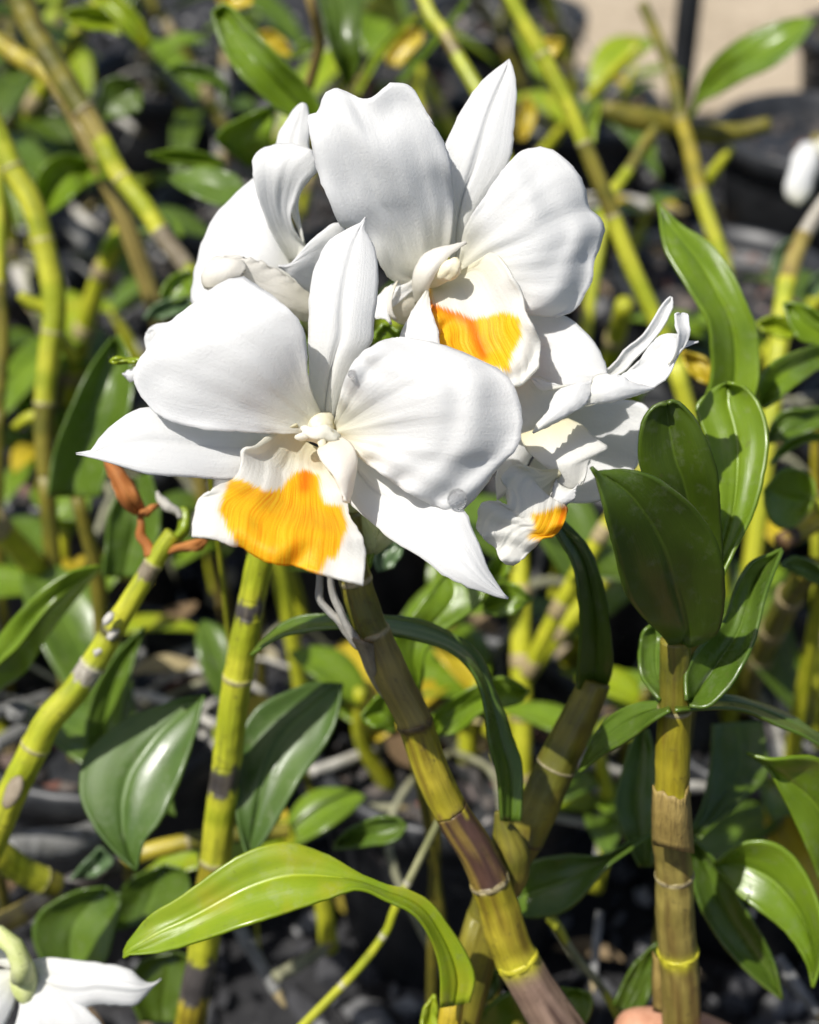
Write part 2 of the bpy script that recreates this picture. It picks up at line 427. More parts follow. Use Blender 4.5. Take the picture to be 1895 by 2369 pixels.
CC = {'cane_lime': ((.35, .40, .016), (.53, .53, .035), (.22, .26, .02), .5), 'cane_yellow': ((.29, .25, .014), (.45, .37, .03), (.17, .11, .012), .75),
      'cane_olive': ((.12, .12, .012), (.23, .20, .022), (.10, .07, .012), .6), 'cane_tan': ((.22, .175, .04), (.35, .28, .07), (.15, .10, .025), .8),
      'cane_brown': ((.05, .024, .018), (.11, .056, .038), (.30, .21, .03), .7), 'cane_mauve': ((.19, .12, .085), (.29, .195, .14), (.05, .025, .018), .95),
      'cane_grey': ((.23, .19, .12), (.36, .31, .22), (.13, .09, .05), .6), 'cane_black': ((.03, .026, .026), (.09, .08, .075), (.20, .17, .12), .5),
      'root': ((.38, .35, .28), (.58, .55, .48), (.22, .18, .12), .7), 'root_green': ((.22, .23, .10), (.38, .38, .2), (.14, .14, .07), .5)}
NC = {'node': ((.56, .52, .03), .016, .95), 'node_tan': ((.42, .36, .22), .0035, .8), 'cane_black': ((.04, .03, .025), .014, .9), 'cane_brown': ((.07, .035, .02), .007, .8), 'root': ((.5, .46, .38), .01, .8), None: ((.1, .07, .03), .003, .0)}
def _tint(t, out):
    at = N(t, 'ShaderNodeAttribute', attribute_name='tint')
    v1, uv = uvscaled(t, 2.0, 20)
    st = noise_at(t, v1, 1.0, 4, .6)
    g = N(t, 'ShaderNodeNewGeometry'); n = noise_at(t, g.outputs['Position'], 380, 4, .65)
    col = mix_rgb(t, .75, at.outputs['Color'], ramp(t, st, [(.3, (.55, .52, .5)), (.6, (1, 1, 1))]), 'MULTIPLY')
    k = N(t, 'ShaderNodeMapRange'); k.inputs[1].default_value = .6; k.inputs[2].default_value = .7
    t.links.new(n, k.inputs[0])
    col = mix_rgb(t, mathn(t, 'MULTIPLY', k.outputs[0], .5), col, (.05, .035, .015))
    rg = mathn(t, 'ADD', .26, mathn(t, 'MULTIPLY', n, .3))
    surf(t, out, col, bump(t, mathn(t, 'ADD', st, mathn(t, 'MULTIPLY', n, .35)), .4, .0009), rg, .5, .05, col)
M['tint'] = simple('cane_skin', _tint)
def sstep(a, b, x):
    x = min(1, max(0, (x - a) / (b - a))); return x * x * (3 - 2 * x)
def cane(name, label, px, Y, rpx, segs, cat='orchid cane', group=None, ground=True, node='node_tan', seg=24, ribs=.02, bulge=.05):
    """px: centre line in photo pixels, Y: its distance ahead (first, last), rpx: half width in photo pixels,
    segs: [(share of the visible length, colouring, joint)] from the top; below the frame it goes on to the pot"""
    SEED[0] += 1; sd = SEED[0] * 2.3
    c = crom(px, 60); ys = np.linspace(Y[0], Y[1], 60)
    pts = [PYp(x, y, yy) for (x, y), yy in zip(c, ys)]
    dm = DY(c[30][1], ys[30])
    rad = [r / PW * W * dm for r in (rpx if isinstance(rpx, (list, tuple)) else [rpx])]
    full = to_ground(pts) if ground else pts
    t = thing(name, label, cat, Vector(full[-1]), group)
    P3 = np.array([tuple(p) for p in pts])
    tot = sum(q[0] for q in segs); cut = [0]
    for q in segs: cut.append(cut[-1] + q[0] / tot)
    joints = [(cut[k + 1], segs[k][2] if len(segs[k]) > 2 else node) for k in range(len(segs) - 1)]
    def tone(k, u, an, p):
        d, l, st, sf = CC[segs[k][1]]
        f = sstep(-.4, .4, noise.noise(Vector(p) * 110 + Vector((sd, 0, 0))))
        x = sstep(.05, .45, noise.noise((math.cos(an) * 2.6 + k * 7, math.sin(an) * 2.6 + sd, u * 7))) * sf
        return [(d[i] * (1 - f) + l[i] * f) * (1 - x) + st[i] * x for i in range(3)]
    def colf(u, an, p):
        col = None
        n1 = noise.noise((math.cos(an) * 1.3 + sd, math.sin(an) * 1.3, 5.1)); n2 = noise.noise((math.cos(an) * 4 + sd, math.sin(an) * 4, 9.7))
        k = 0
        for i, (b, nm) in enumerate(joints):
            am = .010 if nm else .03
            bb = b + am * (n1 * .7 + n2 * .6)
            f = sstep(bb - .005, bb + .005, u)
            if f <= 0: break
            if f < 1:
                a0 = tone(i, u, an, p); a1 = tone(i + 1, u, an, p); col = [a0[j] * (1 - f) + a1[j] * f for j in range(3)]; k = None; break
            k = i + 1
        if k is not None: col = tone(k, u, an, p)
        for b, nm in joints:
            nc, wd, am = NC[nm]
            f = am * math.exp(-((u - b - .3 * wd * n1) / wd) ** 2)
            if f > .01: col = [col[j] * (1 - f) + nc[j] * f for j in range(3)]
        return col
    for k, q in enumerate(segs):
        us = np.linspace(cut[k], cut[k + 1], 12)
        qq = [np.array([np.interp(x * 59, np.arange(60), P3[:, i]) for i in range(3)]) for x in us]
        r0 = prof(rad, us) if len(rad) > 1 else np.full(12, rad[0])
        e0 = 1 if k == 0 or not joints[k - 1][1] else 0; e1 = 1 if k == len(segs) - 1 or not joints[k][1] else 0
        w = np.linspace(-1, 1, 12); w = np.where(w < 0, np.abs(w) ** 6 * (1 - e0), w ** 6 * (1 - e1))
        io = tube('internode', t, M['tint'], qq, list(r0 * (1 + .06 * w)), seg, max(10, int(20 + 130 * (cut[k + 1] - cut[k]))), ribs, bulge if not (e0 or e1) else bulge * .3, .035, colf, (cut[k], cut[k + 1]))
        if k < len(segs) - 1 and joints[k][1]:
            e = us[-1] * 59; h = .35
            rr = r0[-1]
            q3 = [np.array([np.interp(e + dx * h, np.arange(60), P3[:, i]) for i in range(3)]) for dx in (-1, -.4, .4, 1)]
            tube('node_ring', io, M['tint'], q3, [rr * 1.05, rr * 1.10, rr * 1.09, rr * 1.04], seg, 7, 0, 0, .05, colf, (us[-1] - .004, us[-1] + .004))
    if ground and len(full) > len(pts):
        tail = full[len(pts) - 1:]
        tube('lower_cane', t, M['tint'], tail, [rad[-1] * 1.02, rad[-1] * .95, rad[-1] * .8], seg, None, ribs, 0, .04, lambda u, an, p: tone(len(segs) - 1, u, an, p))
    return t
def stemmed(name, label, leaves, stem_px, Y, rpx=14, mat='cane_olive', cat='orchid shoot', group=None):
    """leaves on a slender stem that goes down to the potting mix"""
    c = crom(stem_px, 10); ys = np.linspace(Y[0], Y[1], 10)
    pts = [PYp(x, y, yy) for (x, y), yy in zip(c, ys)]
    full = to_ground(pts); t = thing(name, label, cat, full[-1], group)
    r = rpx / PW * W * DY(c[5][1], ys[5])
    tube('stem', t, M[mat], full, [r * .8, r, r, r * .9], 10, 30, .02, 0, .05)
    for lf in leaves: leaf(t, **lf)
    return t
exec_later = []

# ------------------------------------------------------------------ the setting
def sheet(name, x0, x1, y0, y1, z, mat, n=1):
    o = mesh_obj(name, [(x0, y0, z), (x1, y0, z), (x1, y1, z), (x0, y1, z)], [(0, 1, 2, 3)], mat, None, False)
    o['kind'] = 'structure'; return o
sheet('ground', -60, 60, -20, 120, 0, M['ground'])
pv = []
for i in range(40):
    y = 1.62 + i * .5
    pv += [(.10 - .04 * i + .02 * noise.noise((i * .9, 0, 0)), y + .02 * noise.noise((i, 3, 0)), .004), (9, y, .004)]
po = mesh_obj('path', pv, [(2 * i, 2 * i + 1, 2 * i + 3, 2 * i + 2) for i in range(39)], M['path'], None, False); po['kind'] = 'structure'

rnd = random.Random(7)
def stones(name, spots, mat, parent=None):
    ico = []
    bm = bmesh.new(); bmesh.ops.create_icosphere(bm, subdivisions=1, radius=1)
    bv = [v.co.copy() for v in bm.verts]; bf = [[v.index for v in f.verts] for f in bm.faces]; bm.free()
    V, F = [], []
    for (x, y, z, s) in spots:
        q = Quaternion((rnd.gauss(0, 1), rnd.gauss(0, 1), rnd.gauss(0, 1), rnd.gauss(0, 1))).normalized()
        sc = Vector((s * rnd.uniform(.7, 1.5), s * rnd.uniform(.6, 1.1), s * rnd.uniform(.35, .7)))
        o = len(V)
        for c in bv:
            k = c * rnd.uniform(.8, 1.15)
            V.append(q @ Vector((k.x * sc.x, k.y * sc.y, k.z * sc.z)) + Vector((x, y, z)))
        F += [[i + o for i in f] for f in bf]
    o = mesh_obj(name, V, F, mat, parent, False); o['kind'] = 'stuff'
    return o
sp = []
for i in range(3600):
    y = rnd.uniform(.28, 2.0); x = rnd.uniform(-.62, .62)
    if y > 1.6 and x > .05: continue
    sp.append((x, y, .004, rnd.uniform(.005, .015)))
for i in range(6500):
    y = rnd.uniform(.36, 1.5); x = rnd.uniform(-.45, .45); sp.append((x, y, .005, rnd.uniform(.0018, .0050)))
g = stones('gravel', sp, M['stone']); g['label'] = 'dark grey gravel scattered over the ground between the pots'; g['category'] = 'gravel'

def lathe(name, parent, mat, prf, c, seg=36):
    V = []; F = []; n = len(prf)
    for i, (r, z) in enumerate(prf):
        for k in range(seg):
            a = 2 * math.pi * k / seg; V.append((c[0] + r * math.cos(a), c[1] + r * math.sin(a), c[2] + z))
    for i in range(n - 1):
        for k in range(seg):
            k2 = (k + 1) % seg; F.append((i * seg + k, i * seg + k2, (i + 1) * seg + k2, (i + 1) * seg + k))
    F.append(tuple(range(seg))[::-1])
    return mesh_obj(name, V, F, mat, parent, True)
def pot(x, y, r, label, h=.13, tall=1.0):
    t = thing('flower_pot', label, 'pot', (x, y, 0.004), 'black plastic nursery pots')
    h *= tall
    b = lathe('pot_wall', t, M['pot'], [(r * .78, 0), (r * .97, h - .018), (r * .97, h - .016), (r * .93, h - .016), (r * .75, .006)], (x, y, .004))
    lathe('rim', t, M['pot'], [(r * .968, h - .02), (r * 1.03, h - .02), (r * 1.04, h - .003), (r * 1.01, h), (r * .95, h), (r * .93, h - .02)], (x, y, .004))
    s = []
    for i in range(230):
        a = rnd.uniform(0, 6.283); q = r * .9 * math.sqrt(rnd.random())
        s.append((x + q * math.cos(a), y + q * math.sin(a), h - .028 + rnd.uniform(0, .012), rnd.uniform(.005, .011)))
    V = [(x + r * .92 * math.cos(k / 20 * 6.283), y + r * .92 * math.sin(k / 20 * 6.283), h - .025) for k in range(20)]
    mesh_obj('potting_mix', V, [tuple(range(20))], M['bark'], t, False)
    stones('potting_chips', s, M['bark'], t)
    return t
POTS = [(.3515, 1.235, .088, 'tall black pot beside the blurred white petal at the upper right')]
POTS += [
 (.47, 1.50, .08, 'far black pot at the top right corner beyond the tall pot'),
 (.10, 1.56, .08, 'far black pot against the left edge of the sandy path'),
 (-.30, 1.00, .075, 'black pot half hidden under leaves at the far left'),
 (-.12, 1.08, .075, 'black pot in shade behind the rear left bloom'),
 (.06, 1.02, .075, 'black pot in shade straight behind the upper bloom'),
 (.22, .96, .075, 'black pot in shade left of the tall pot and lower'),
 (-.42, 1.35, .08, 'far black pot at the upper left corner'),
 (-.22, 1.38, .08, 'far black pot under the top left leaves'),
 (-.02, 1.36, .08, 'far black pot behind the wavy petal'),
 (.14, 1.30, .08, 'far black pot near the corner of the sandy path'),
 (-.20, .74, .07, 'dark pot below the left strap leaf, behind the lime cane'),
 (-.03, .76, .07, 'dark pot behind the flower cane in the middle'),
 (.14, .74, .07, 'dark pot behind the strap leaf of the olive cane'),
 (.30, .76, .07, 'dark pot behind the glossy leaves at right'),
 (-.14, .52, .065, 'near dark pot behind the broad leaves at lower left'),
 (.02, .50, .065, 'near dark pot behind the lime leaf at the bottom'),
 (.17, .52, .065, 'near dark pot behind the tan cane at lower right'),
]
for x, y, r, lb in POTS: pot(x, y, r, lb)
FAR = [(x, y, lb.replace('black pot', 'orchid plant rooted in the pot').replace('dark pot', 'orchid plant rooted in the pot'), 5 if y > .9 and x < -.05 else 3,
        .34 if y > .9 and x < .1 else (.26 if y > .9 else .2), 6 if y > .9 and x < -.05 else (4 if y > .6 else 2)) for x, y, r, lb in POTS[1:] if not (x > .2 and .9 < y < 1.3)]

# ------------------------------------------------------------------ flowers
def blob(name, parent, mat, c, ax, rx, ry, rz, lump=.15, sub=3, lobes=0):
    """a lumpy pod along the direction ax"""
    SEED[0] += 1
    bm = bmesh.new(); bmesh.ops.create_icosphere(bm, subdivisions=sub, radius=1)
    q = Vector(ax).normalized().to_track_quat('Z', 'Y')
    V = []
    for v in bm.verts:
        p = v.co.copy(); k = 1 + lump * noise.noise(p * 1.8 + Vector((SEED[0] * 5, 0, 0)))
        if lobes: k *= 1 + .14 * math.cos(lobes * math.atan2(p.y, p.x)) * (1 - abs(p.z))
        V.append(q @ Vector((p.x * rx * k, p.y * ry * k, p.z * rz * k)) + Vector(c))
    F = [[v.index for v in f.verts] for f in bm.faces]; bm.free()
    return mesh_obj(name, V, F, mat, parent, True)
def petal(*a, **k):
    k.setdefault('jag', 2.4)
    sc = lambda v, f: [x * f for x in v] if isinstance(v, (list, tuple)) else v * f
    if 'cup' in k: k['cup'] = sc(k['cup'], .55)
    if 'ridge' in k: k['ridge'] = k['ridge'] * .6
    if 'wob' in k: k['wob'] *= .6
    return blade(*a, **k)
FLW = 'white orchid blooms of the cluster'
def flower(label, px, py, d, group=FLW): return thing('orchid_flower', label, 'flower', P(px, py, d), group)

def droplet(label, x, y, r):
    p = on_last(x, y); o = blob('water_droplet', None, M['water'], Vector((0, 0, 0)), CF, r, r * 1.15, r * .6, .1, 3)
    o.location = p - CF * (r * .35); o['label'] = label; o['category'] = 'droplet'; o['group'] = 'water droplets on the petals'
# --- A: the front bloom
A = flower('large front white orchid bloom with open yellow lip facing the camera', 743, 997, .352)
petal('petal', A, M['petal'], E(1, [(925, 790), (800, 790), (650, 785), (500, 772), (395, 748), (350, 725)]),
      E(1, [(935, 735), (888, 600), (872, 430), (832, 357), (745, 285), (650, 222)]),
      [.3525, .3465, .342, .3405, .3435],
      tip=E(1, [(350, 725), (310, 695), (270, 640), (248, 590), (265, 530), (300, 480), (335, 425), (375, 388), (430, 345), (500, 290), (545, 256), (595, 231), (650, 222)]),
      tilt=[0, -.004, -.004, .004], cup=[0, .002, .003, .004], ridge=.0006, rfreq=5, ruffle=.0007, rufn=2, nu=36, nv=30, wob=.002)
petal('sepal', A, M['petal2'], E(1, [(915, 770), (893, 640), (885, 500), (886, 380), (892, 260), (915, 170), (965, 85), (1030, 46), (1070, 28), (1090, 5)]),
      E(1, [(965, 760), (1000, 660), (1070, 520), (1113, 460), (1121, 380), (1135, 250), (1131, 150), (1112, 90), (1088, 50), (1090, 5)]),
      [.355, .352, .350, .350, .354, .358], cup=[.0005, .0035, .005, .004, .001], ridge=.0004, rib=.0012, nu=34, nv=19)
petal('petal', A, M['petal'], E(1, [(975, 770), (992, 680), (1018, 590), (1058, 515), (1108, 476), (1150, 455), (1220, 438)]),
      E(1, [(985, 800), (1040, 850), (1130, 920), (1240, 1000), (1330, 1045), (1395, 1066), (1440, 1068)]),
      [.3525, .3455, .3415, .342, .3465],
      tip=E(1, [(1220, 438), (1285, 450), (1350, 462), (1430, 490), (1520, 528), (1590, 568), (1628, 612), (1652, 680), (1660, 750), (1642, 840), (1572, 912), (1530, 970), (1490, 1022), (1440, 1068)]),
      tilt=[0, .003, .004, .002], cup=[0, .0035, .006, .004], ridge=.0011, rfreq=6, ruffle=.0011, rufn=4, nu=40, nv=36, wob=.0015)
droplet('larger clear water drop at the lower edge of the front right petal', 1055, 1158, .0022)
droplet('small clear water drop near the upper left edge of front right petal', 814, 868, .0009)
petal('sepal', A, M['petal2'], E(1, [(975, 830), (1010, 960), (1030, 1035), (1060, 1070), (1120, 1120), (1200, 1185), (1300, 1243), (1370, 1300), (1450, 1340), (1530, 1367), (1608, 1388)]),
      E(1, [(985, 800), (1120, 880), (1250, 960), (1350, 1010), (1445, 1065), (1472, 1120), (1502, 1190), (1530, 1270), (1570, 1340), (1608, 1388)]),
      [.356, .3535, .349, .343, .340, .341], tilt=[0, .003, .003, .001], cup=[0, .002, .003, .001], ridge=.0007, rib=.0009, nu=36, nv=21)
petal('sepal', A, M['petal2'], E(1, [(915, 800), (800, 880), (700, 940), (590, 957), (500, 951), (420, 944), (300, 936), (200, 906), (120, 881), (42, 862)]),
      E(1, [(905, 760), (700, 745), (500, 720), (310, 694), (225, 722), (155, 775), (120, 815), (95, 850), (42, 862)]),
      [.357, .3545, .350, .3455, .343, .345], tilt=[0, .005, .006, .002], cup=[0, .002, .003, .001], ridge=.0007, rib=.0009, nu=36, nv=21)
LA = petal('lip', A, M['lip'], E(1, [(842, 752), (760, 783), (690, 830), (645, 850), (640, 893), (612, 955), (550, 985), (487, 1025), (470, 1090), (459, 1165)]),
      E(1, [(945, 838), (935, 870), (955, 925), (1000, 985), (1022, 1030), (1035, 1090), (1065, 1140), (1087, 1190), (1089, 1260), (1082, 1340)]),
      [.3505, .3495, .345, .3375, .331, .3285],
      base=E(1, [(842, 752), (860, 800), (905, 835), (945, 838)]),
      tip=E(1, [(459, 1165), (540, 1170), (600, 1195), (640, 1198), (690, 1232), (750, 1258), (830, 1270), (920, 1296), (1000, 1318), (1082, 1340)]),
      tilt=[.004, .004, .002, 0, 0], cup=[-.003, -.008, -.006, .002, .003], ridge=.0007, rfreq=5, ruffle=.0016, rufn=3, nu=64, nv=64, thick=.0008,
      patch=E(1, [(560, 1070), (600, 962), (640, 968), (720, 1003), (780, 1000), (830, 942), (870, 925), (920, 945), (925, 1010), (940, 1050), (1000, 1060), (1022, 1120), (1002, 1190), (978, 1250), (950, 1235), (925, 1300), (830, 1282), (740, 1268), (640, 1210), (590, 1130)]),
      stripe=np.array(E(1, [(874, 940), (868, 985)])), swid=17)
petal('lip_side_lobe', A, M['cream'], E(1, [(945, 838), (918, 852), (932, 888), (965, 925), (990, 965), (1016, 1035)]),
      E(1, [(975, 815), (1010, 808), (1046, 840), (1057, 890), (1046, 960), (1026, 1042)]),
      [.349, .345, .341, .339, .3385, .3375], cup=[0, .003, .004, .003, .0], tilt=[.002, .003, .004, .003], nu=22, nv=15, thick=.001)
cc = P(*E(1, [(925, 785)])[0], .3465)
blob('column', A, M['column'], P(*E(1, [(930, 752)])[0], .3525), (cc - P(*E(1, [(940, 735)])[0], .358)), .0033, .0028, .006, .15)
blob('anther_cap', A, M['petal2'], P(*E(1, [(925, 790)])[0], .3470), CR + CU * -.12, .0021, .0019, .0042, .45, 3, 4)
blob('anther_tooth', A, M['petal2'], P(*E(1, [(872, 798)])[0], .3468), CR + CU * .15, .0010, .0011, .0024, .3, 2)
blob('anther_tooth', A, M['column'], P(*E(1, [(932, 822)])[0], .3462), CR * -.3 + CU, .0010, .0010, .0020, .3, 2)
blob('stigma', A, M['column'], P(*E(1, [(962, 800)])[0], .3472), CR * .3 - CU, .0013, .0013, .0024, .3, 2)
def stalk(fl, pts, r=.0019, mat='stalk'):
    return tube('flower_stalk', fl, M[mat], pts, [r * 1.5, r, r, r * 1.1], 10, 20, 0, 0, .03)
NODE = P(860, 1270, .392)                       # where the flower stalks leave the cane
stalk(A, [P(745, 985, .354), P(770, 1040, .368), P(820, 1180, .384), NODE])

# --- B: the upper right bloom
B = flower('upper white orchid bloom with wavy notched petal and yellow lip turned right', 1040, 600, .380)
petal('sepal', B, M['petal2'], E(2, [(1060, 860), (1035, 700), (1022, 560), (1033, 410), (1060, 330), (1110, 230), (1170, 150), (1240, 90), (1278, 62)]),
      E(2, [(1090, 860), (1120, 720), (1180, 600), (1255, 500), (1287, 420), (1297, 320), (1307, 200), (1303, 140), (1292, 95), (1278, 62)]),
      [.384, .382, .380, .379, .381, .384], cup=[0, .002, .003, .002, 0], rib=.0014, ridge=.0005, nu=34, nv=19)
petal('petal', B, M['petal'], E(2, [(960, 920), (830, 900), (760, 790), (690, 720), (632, 685), (600, 612), (560, 520), (535, 420), (517, 320), (513, 275)]),
      E(2, [(1035, 880), (1055, 760), (1068, 640), (1062, 500), (1045, 420), (1020, 360), (980, 290), (930, 215)]),
      [.383, .379, .374, .369, .366, .367],
      tip=E(2, [(513, 275), (550, 262), (566, 220), (580, 190), (610, 172), (650, 178), (700, 205), (745, 210), (780, 190), (820, 155), (860, 150), (895, 160), (917, 182), (930, 215)]),
      tilt=[0, .003, .005, .004], cup=[0, .004, .006, .004], ridge=.0010, rfreq=4, ruffle=.0012, rufn=3, nu=40, nv=32, wob=.002)
petal('petal', B, M['petal'], E(2, [(1085, 850), (1112, 700), (1178, 592), (1240, 500), (1300, 430), (1340, 405), (1395, 395)]),
      E(2, [(1095, 880), (1180, 940), (1260, 990), (1335, 1028), (1400, 1036), (1460, 1042)]),
      [.382, .377, .372, .372, .377],
      tip=E(2, [(1395, 395), (1450, 410), (1500, 450), (1550, 510), (1570, 570), (1583, 630), (1620, 660), (1639, 700), (1625, 770), (1602, 830), (1595, 900), (1570, 950), (1530, 1012), (1460, 1042)]),
      tilt=[0, .003, .004, .003], cup=[0, .004, .006, .003], ridge=.0010, rfreq=6, ruffle=.0011, rufn=3, nu=40, nv=34, wob=.0015)
petal('sepal', B, M['petal2'], E(2, [(1150, 1000), (1250, 1150), (1330, 1270), (1410, 1300), (1500, 1305), (1580, 1290), (1652, 1256)]),
      E(2, [(1180, 950), (1330, 1010), (1400, 1036), (1490, 1038), (1560, 1090), (1612, 1150), (1640, 1210), (1652, 1256)]),
      [.383, .381, .379, .377, .377], tilt=[0, .004, .005, .001], cup=.002, ridge=.0006, rib=.0008, nu=30, nv=19)
petal('sepal', B, M['petal2'], E(2, [(930, 880), (860, 900), (780, 960), (750, 1010), (772, 1048), (800, 1046), (830, 1068)]),
      E(2, [(960, 900), (900, 950), (850, 990), (826, 1010), (824, 1040), (830, 1068)]),
      [.382, .382, .381, .379, .378], cup=.001, nu=22, nv=13)
blob('lip_spur', B, M['cream'], P(*E(2, [(865, 995)])[0], .386), CR * .7 + CU * -.3 + CF * .5, .0045, .0045, .0065, .1)
petal('lip_spur_fold', B, M['cream'], E(2, [(853, 905), (825, 940), (812, 980), (822, 1030), (850, 1050)]), E(2, [(853, 905), (838, 950), (832, 990), (838, 1025), (850, 1050)]),
      [.3795, .3785, .378, .378, .379], nu=14, nv=7)
YB = E(2, [(975, 940), (985, 995), (1050, 1022), (1090, 1032), (1140, 1056), (1190, 1047), (1260, 1026), (1318, 1050), (1325, 1110), (1290, 1180), (1275, 1245), (1210, 1230), (1140, 1205), (1050, 1175), (1000, 1150), (1008, 1095), (985, 1040)])
petal('lip', B, M['lip'], E(2, [(972, 925), (972, 960), (986, 1040), (1008, 1100), (1012, 1160), (1080, 1240)]),
      E(2, [(1088, 872), (1145, 838), (1195, 804), (1240, 812), (1288, 885), (1328, 955), (1338, 1020), (1372, 1080), (1398, 1150), (1390, 1230)]),
      [.3765, .3695, .3655, .3625, .3605],
      base=E(2, [(972, 925), (1010, 898), (1060, 890), (1088, 872)]), tip=E(2, [(1080, 1240), (1200, 1295), (1300, 1305), (1350, 1275), (1390, 1230)]),
      tilt=[0, -.003, -.003, .003], cup=[-.002, -.007, -.007, .001], ridge=.0008, rfreq=5, ruffle=.0014, rufn=3, nu=60, nv=56, thick=.0008,
      patch=YB, stripe=np.array(E(2, [(990, 1000), (1080, 1030), (1130, 1060), (1180, 1190)])), swid=15)
petal('lip_side_lobe', B, M['cream'], E(2, [(925, 990), (915, 920), (922, 865), (950, 815), (1000, 785), (1060, 772), (1112, 758)]),
      E(2, [(975, 975), (968, 940), (985, 892), (1012, 848), (1050, 806), (1085, 780), (1112, 758)]),
      [.374, .3695, .3675, .3675, .369, .371], cup=[.002, .003, .003, .002, 0], tilt=[-.002, -.002, -.002, 0], nu=24, nv=13, thick=.001)
petal('lip_side_lobe', B, M['petal2'], E(2, [(966, 935), (932, 985), (897, 1040), (864, 1115), (880, 1190)]),
      E(2, [(972, 950), (984, 1020), (1008, 1090), (1014, 1150), (1010, 1200)]),
      [.369, .3655, .3635, .3615, .3605], cup=[0, .001, .002, .002], tilt=[0, -.002, -.003, -.002], nu=20, nv=13, ruffle=.0006)
blob('column', B, M['column'], P(*E(2, [(1022, 880)])[0], .3705), (P(*E(2, [(1060, 855)])[0], .367) - P(*E(2, [(985, 915)])[0], .3745)), .0023, .0022, .0062, .1)
blob('anther_cap', B, M['column'], P(*E(2, [(1052, 860)])[0], .3670), CR * .8 + CU * .5 - CF * .3, .0025, .0023, .0033, .3, 3, 3)
stalk(B, [P(1000, 690, .387), P(960, 800, .396), P(900, 1050, .402), NODE])

# --- C: the bloom behind on the left
C = flower('rear left white orchid bloom with folded-over petal and cream lip tube', 640, 700, .398)
petal('petal', C, M['petal2'], E(2, [(520, 1000), (380, 1030), (220, 1030), (100, 1010), (68, 980)]),
      E(2, [(500, 850), (462, 832), (430, 770), (370, 620), (310, 512)]),
      [.398, .397, .396, .398, .402], tip=E(2, [(68, 980), (80, 880), (110, 760), (158, 662), (230, 580), (310, 512)]),
      cup=[0, .003, .004, .002], tilt=[0, .002, .004, .004], ridge=.0008, nu=30, nv=26)
petal('petal', C, M['petal2'], E(2, [(445, 835), (400, 762), (358, 680), (320, 570), (304, 480), (310, 428), (350, 398), (400, 384)]),
      E(2, [(478, 815), (506, 770), (470, 728), (449, 660), (470, 590), (500, 530), (540, 494), (545, 470)]),
      [.396, .392, .388, .385, .384, .386],
      tip=E(2, [(400, 384), (440, 382), (475, 388), (530, 410), (545, 470)]), cup=[-.002, -.004, -.002, .003, .004], tilt=[0, .002, .002, -.002], ridge=.0008, nu=32, nv=22)
petal('petal_fold', C, M['petal2'], E(2, [(455, 660), (452, 630), (470, 590), (505, 525), (545, 480)]), E(2, [(500, 765), (488, 700), (472, 610), (500, 540), (548, 486)]),
      [.392, .391, .390, .390], cup=-.001, nu=18, nv=9)
petal('sepal', C, M['petal2'], E(2, [(395, 460), (392, 385), (410, 330), (435, 290), (470, 240), (492, 228)]),
      E(2, [(530, 470), (518, 390), (521, 320), (518, 270), (508, 235), (492, 228)]), [.402, .402, .403, .405], cup=.002, rib=.0008, nu=22, nv=13)
petal('lip', C, M['cream'], E(2, [(540, 1060), (420, 1040), (300, 1020), (180, 960), (120, 925)]),
      E(2, [(520, 955), (440, 890), (350, 838), (280, 815), (210, 812)]), [.394, .390, .387, .384, .3835],
      tip=E(2, [(120, 925), (113, 885), (135, 835), (170, 815), (210, 812)]), cup=[.004, .006, .006, .004], ridge=.0005, ruffle=.0008, nu=30, nv=22, thick=.001)
petal('lip_mouth', C, M['cream'], E(2, [(125, 930), (112, 895), (135, 838), (200, 818)]), E(2, [(190, 930), (240, 900), (278, 860), (262, 830)]),
      [.381, .3795, .3795, .381], cup=.003, ruffle=.0006, nu=16, nv=13, thick=.0009)
petal('sepal', C, M['petal2'], E(2, [(560, 990), (520, 950), (480, 915), (445, 880), (400, 846)]), E(2, [(700, 860), (640, 688), (560, 722), (500, 780), (450, 838), (400, 846)]),
      [.388, .384, .3795, .376, .374], tilt=[0, .003, .003, 0], cup=.002, ridge=.0005, nu=28, nv=19)
petal('sepal', C, M['petal2'], E(1, [(520, 700), (420, 640), (340, 580), (300, 500), (290, 450)]), E(1, [(520, 380), (450, 384), (400, 386), (350, 388), (315, 400)]),
      [.392, .391, .391, .392], tip=E(1, [(290, 450), (296, 424), (315, 400)]), cup=.001, ruffle=.0006, nu=20, nv=13)
petal('sepal', C, M['petal2'], E(10, [(1050, 1010), (900, 1020), (840, 1018), (812, 1036), (790, 1010), (764, 985)]), E(10, [(1050, 880), (930, 890), (880, 925), (830, 950), (790, 966), (764, 985)]),
      [.390, .391, .392, .392], cup=.001, ruffle=.0008, nu=20, nv=11)
stalk(C, [P(690, 690, .399), P(740, 780, .404), P(820, 1000, .404), NODE])

